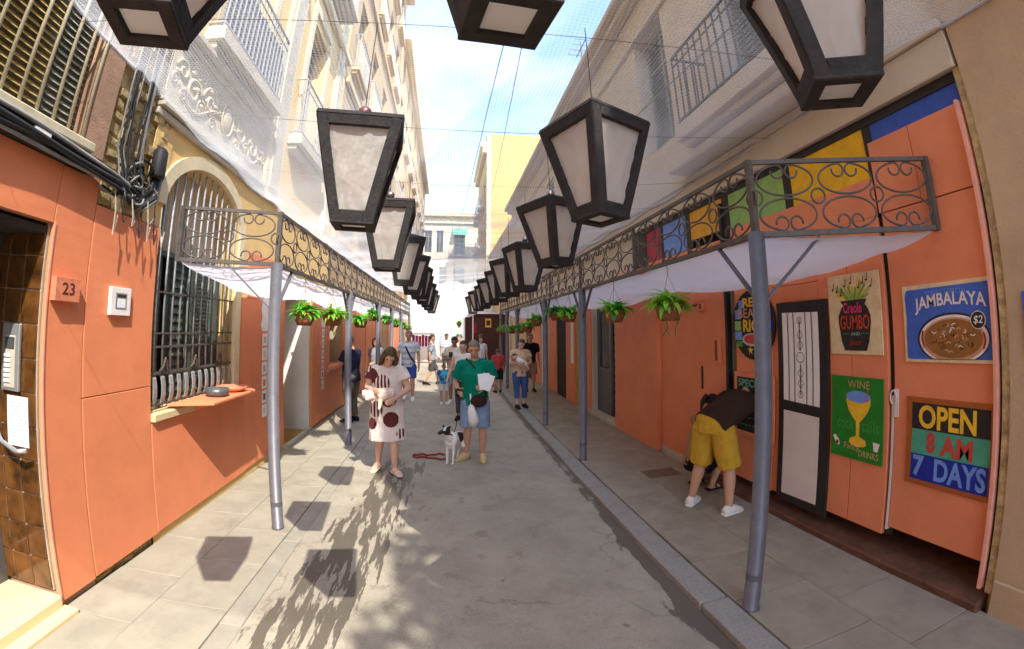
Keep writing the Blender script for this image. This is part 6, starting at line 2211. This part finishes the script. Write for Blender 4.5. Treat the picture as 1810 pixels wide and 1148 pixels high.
person('person in black by the thin posts near the maroon booth', 1.40, 18.6, 170, 1.65, None, 'tan', 'black', .7, 'grey', 1.8, hair='dark', shoes='black', voxel=.016, detail=False)
person('person in a pale grey shirt behind the curly-haired child', 1.25, 16.6, 200, 1.62, None, 'tan', 'palegrey', .7, 'jeans', 1.9, hair='dark', shoes='black', voxel=.016, detail=False)
person('person half hidden behind the man in green, in a white sleeveless top', .34, 9.3, 165, 1.64, dict(elR=(.16, .0, .65), wrR=(.19, .05, .52)), 'fair', 'white', 0, 'charcoal', 1.8, hair='brown', shoes='black', voxel=.013)

# ------------------------------------------------------------------ white tents and booths at the far end
tn = thing('market_tent', 'broad white awning tent closing the far end of the lane', 'tent', (-.8, 23.5, 0))
b = MB()
vs = []
nu, nv = 24, 10
for j in range(nv + 1):
    for i in range(nu + 1):
        x = -3.2 + 4.6 * i / nu
        y = 22.5 + 2.2 * j / nv
        z = 2.65 + .55 * (j / nv) - .12 * math.sin(PI * i / nu) * (1 - .5 * j / nv) + .02 * math.sin(i * 1.7)
        vs.append((x, y, z))
b.add(vs, [(j * (nu + 1) + i, j * (nu + 1) + i + 1, (j + 1) * (nu + 1) + i + 1, (j + 1) * (nu + 1) + i) for j in range(nv) for i in range(nu)])
b.build('roof', 'tarp', tn, smooth=True)
b = MB()
vs = []
for i in range(41):
    x = -3.2 + 4.6 * i / 40
    dp = 2.35 - .32 * math.sin(PI * i / 40) + .03 * math.sin(i * 1.3)
    vs += [(x, 22.48, 2.64 - .12 * math.sin(PI * i / 40)), (x, 22.46 + .03 * math.sin(i), dp)]
b.add(vs, [(2 * i, 2 * i + 1, 2 * i + 3, 2 * i + 2) for i in range(40)])
b.build('valance', 'tarp', tn, smooth=True)
b = MB()
vs = []
for i in range(41):
    x = -3.2 + 4.4 * i / 40
    vs += [(x, 28.2 + .06 * math.sin(i * 1.1), 3.9), (x, 28.2 + .1 * math.sin(i * 1.1), -.2)]
b.add(vs, [(2 * i, 2 * i + 1, 2 * i + 3, 2 * i + 2) for i in range(40)])
b.build('back_curtain', 'tarp', tn, smooth=True)
for x in (-3.1, 1.3):
    MB().tube([(x, 22.6, -.16), (x, 22.6, 2.62)], .03, 8).build('tent_pole', 'white', tn)
st = thing('market_stall', 'white stall with dark magenta goods under the broad white tent', 'stall', (-1.2, 25, 0))
MB().box(-1.95, -.7, 24.7, 25.5, -.19, .62).build('counter', 'white', st, bevel=.01)
MB().box(-1.98, -.68, 24.95, 25.4, 1.32, 1.42).build('fascia', 'white', st, bevel=.01)
q = MB()
for i in range(7):
    q.box(-1.92 + i * .175, -1.92 + i * .175 + .15, 25.2, 25.32, .65, 1.30 - .03 * (i % 3))
q.build('hanging_goods', 'magenta', st, bevel=.01)
for x in (-1.95, -.72):
    MB().box(x, x + .05, 25.2, 25.25, .62, 1.32).build('post', 'white', st)
bt = thing('maroon_booth', 'dark maroon wooden booth with small posters beside the white tents', 'booth', (1.8, 23, 0))
MB().box(.92, 3.05, 22.9, 24.8, -.19, 2.42).build('body', 'maroon', bt, bevel=.01)
MB().box(.80, 3.06, 22.7, 24.9, 2.425, 2.50).build('roof', 'white', bt, bevel=.01)
MB().box(.84, .915, 22.8, 22.9, -.19, 2.42).build('corner_post', 'white', bt, bevel=.004)
MB().box(1.32, 1.50, 22.88, 22.898, 1.45, 1.95).build('poster', 'redbrown', bt)
MB().box(1.95, 2.25, 22.88, 22.898, 1.75, 2.2).build('poster', 'letter_yellow', bt)
MB().box(2.0, 2.2, 22.87, 22.879, 1.85, 2.1).build('poster', 'maroon', bt)
MB().box(1.62, 1.8, 22.88, 22.898, 1.0, 1.4).build('poster', 'dimgreen', bt)
tag(MB().box(.50, .60, 20.5, 20.6, -.15, 2.9).build('tent_post', 'white', org=(.55, 20.55, -.15), bevel=.006), 'square white post carrying two potted plants before the tents', 'post')
w2 = thing('white_screen', 'white cloth screen hung across the lane behind the white tent', 'screen', (0, 29.5, 0))
b = MB()
vs = []
for i in range(61):
    x = -2.4 + 5.4 * i / 60
    vs += [(x, 30 + .08 * math.sin(i * .9), 4.55 + .25 * abs(math.sin(i * PI / 20))), (x, 30 + .12 * math.sin(i * .9), -.2)]
b.add(vs, [(2 * i, 2 * i + 1, 2 * i + 3, 2 * i + 2) for i in range(60)])
b.build('cloth', 'tarp', w2, smooth=True)
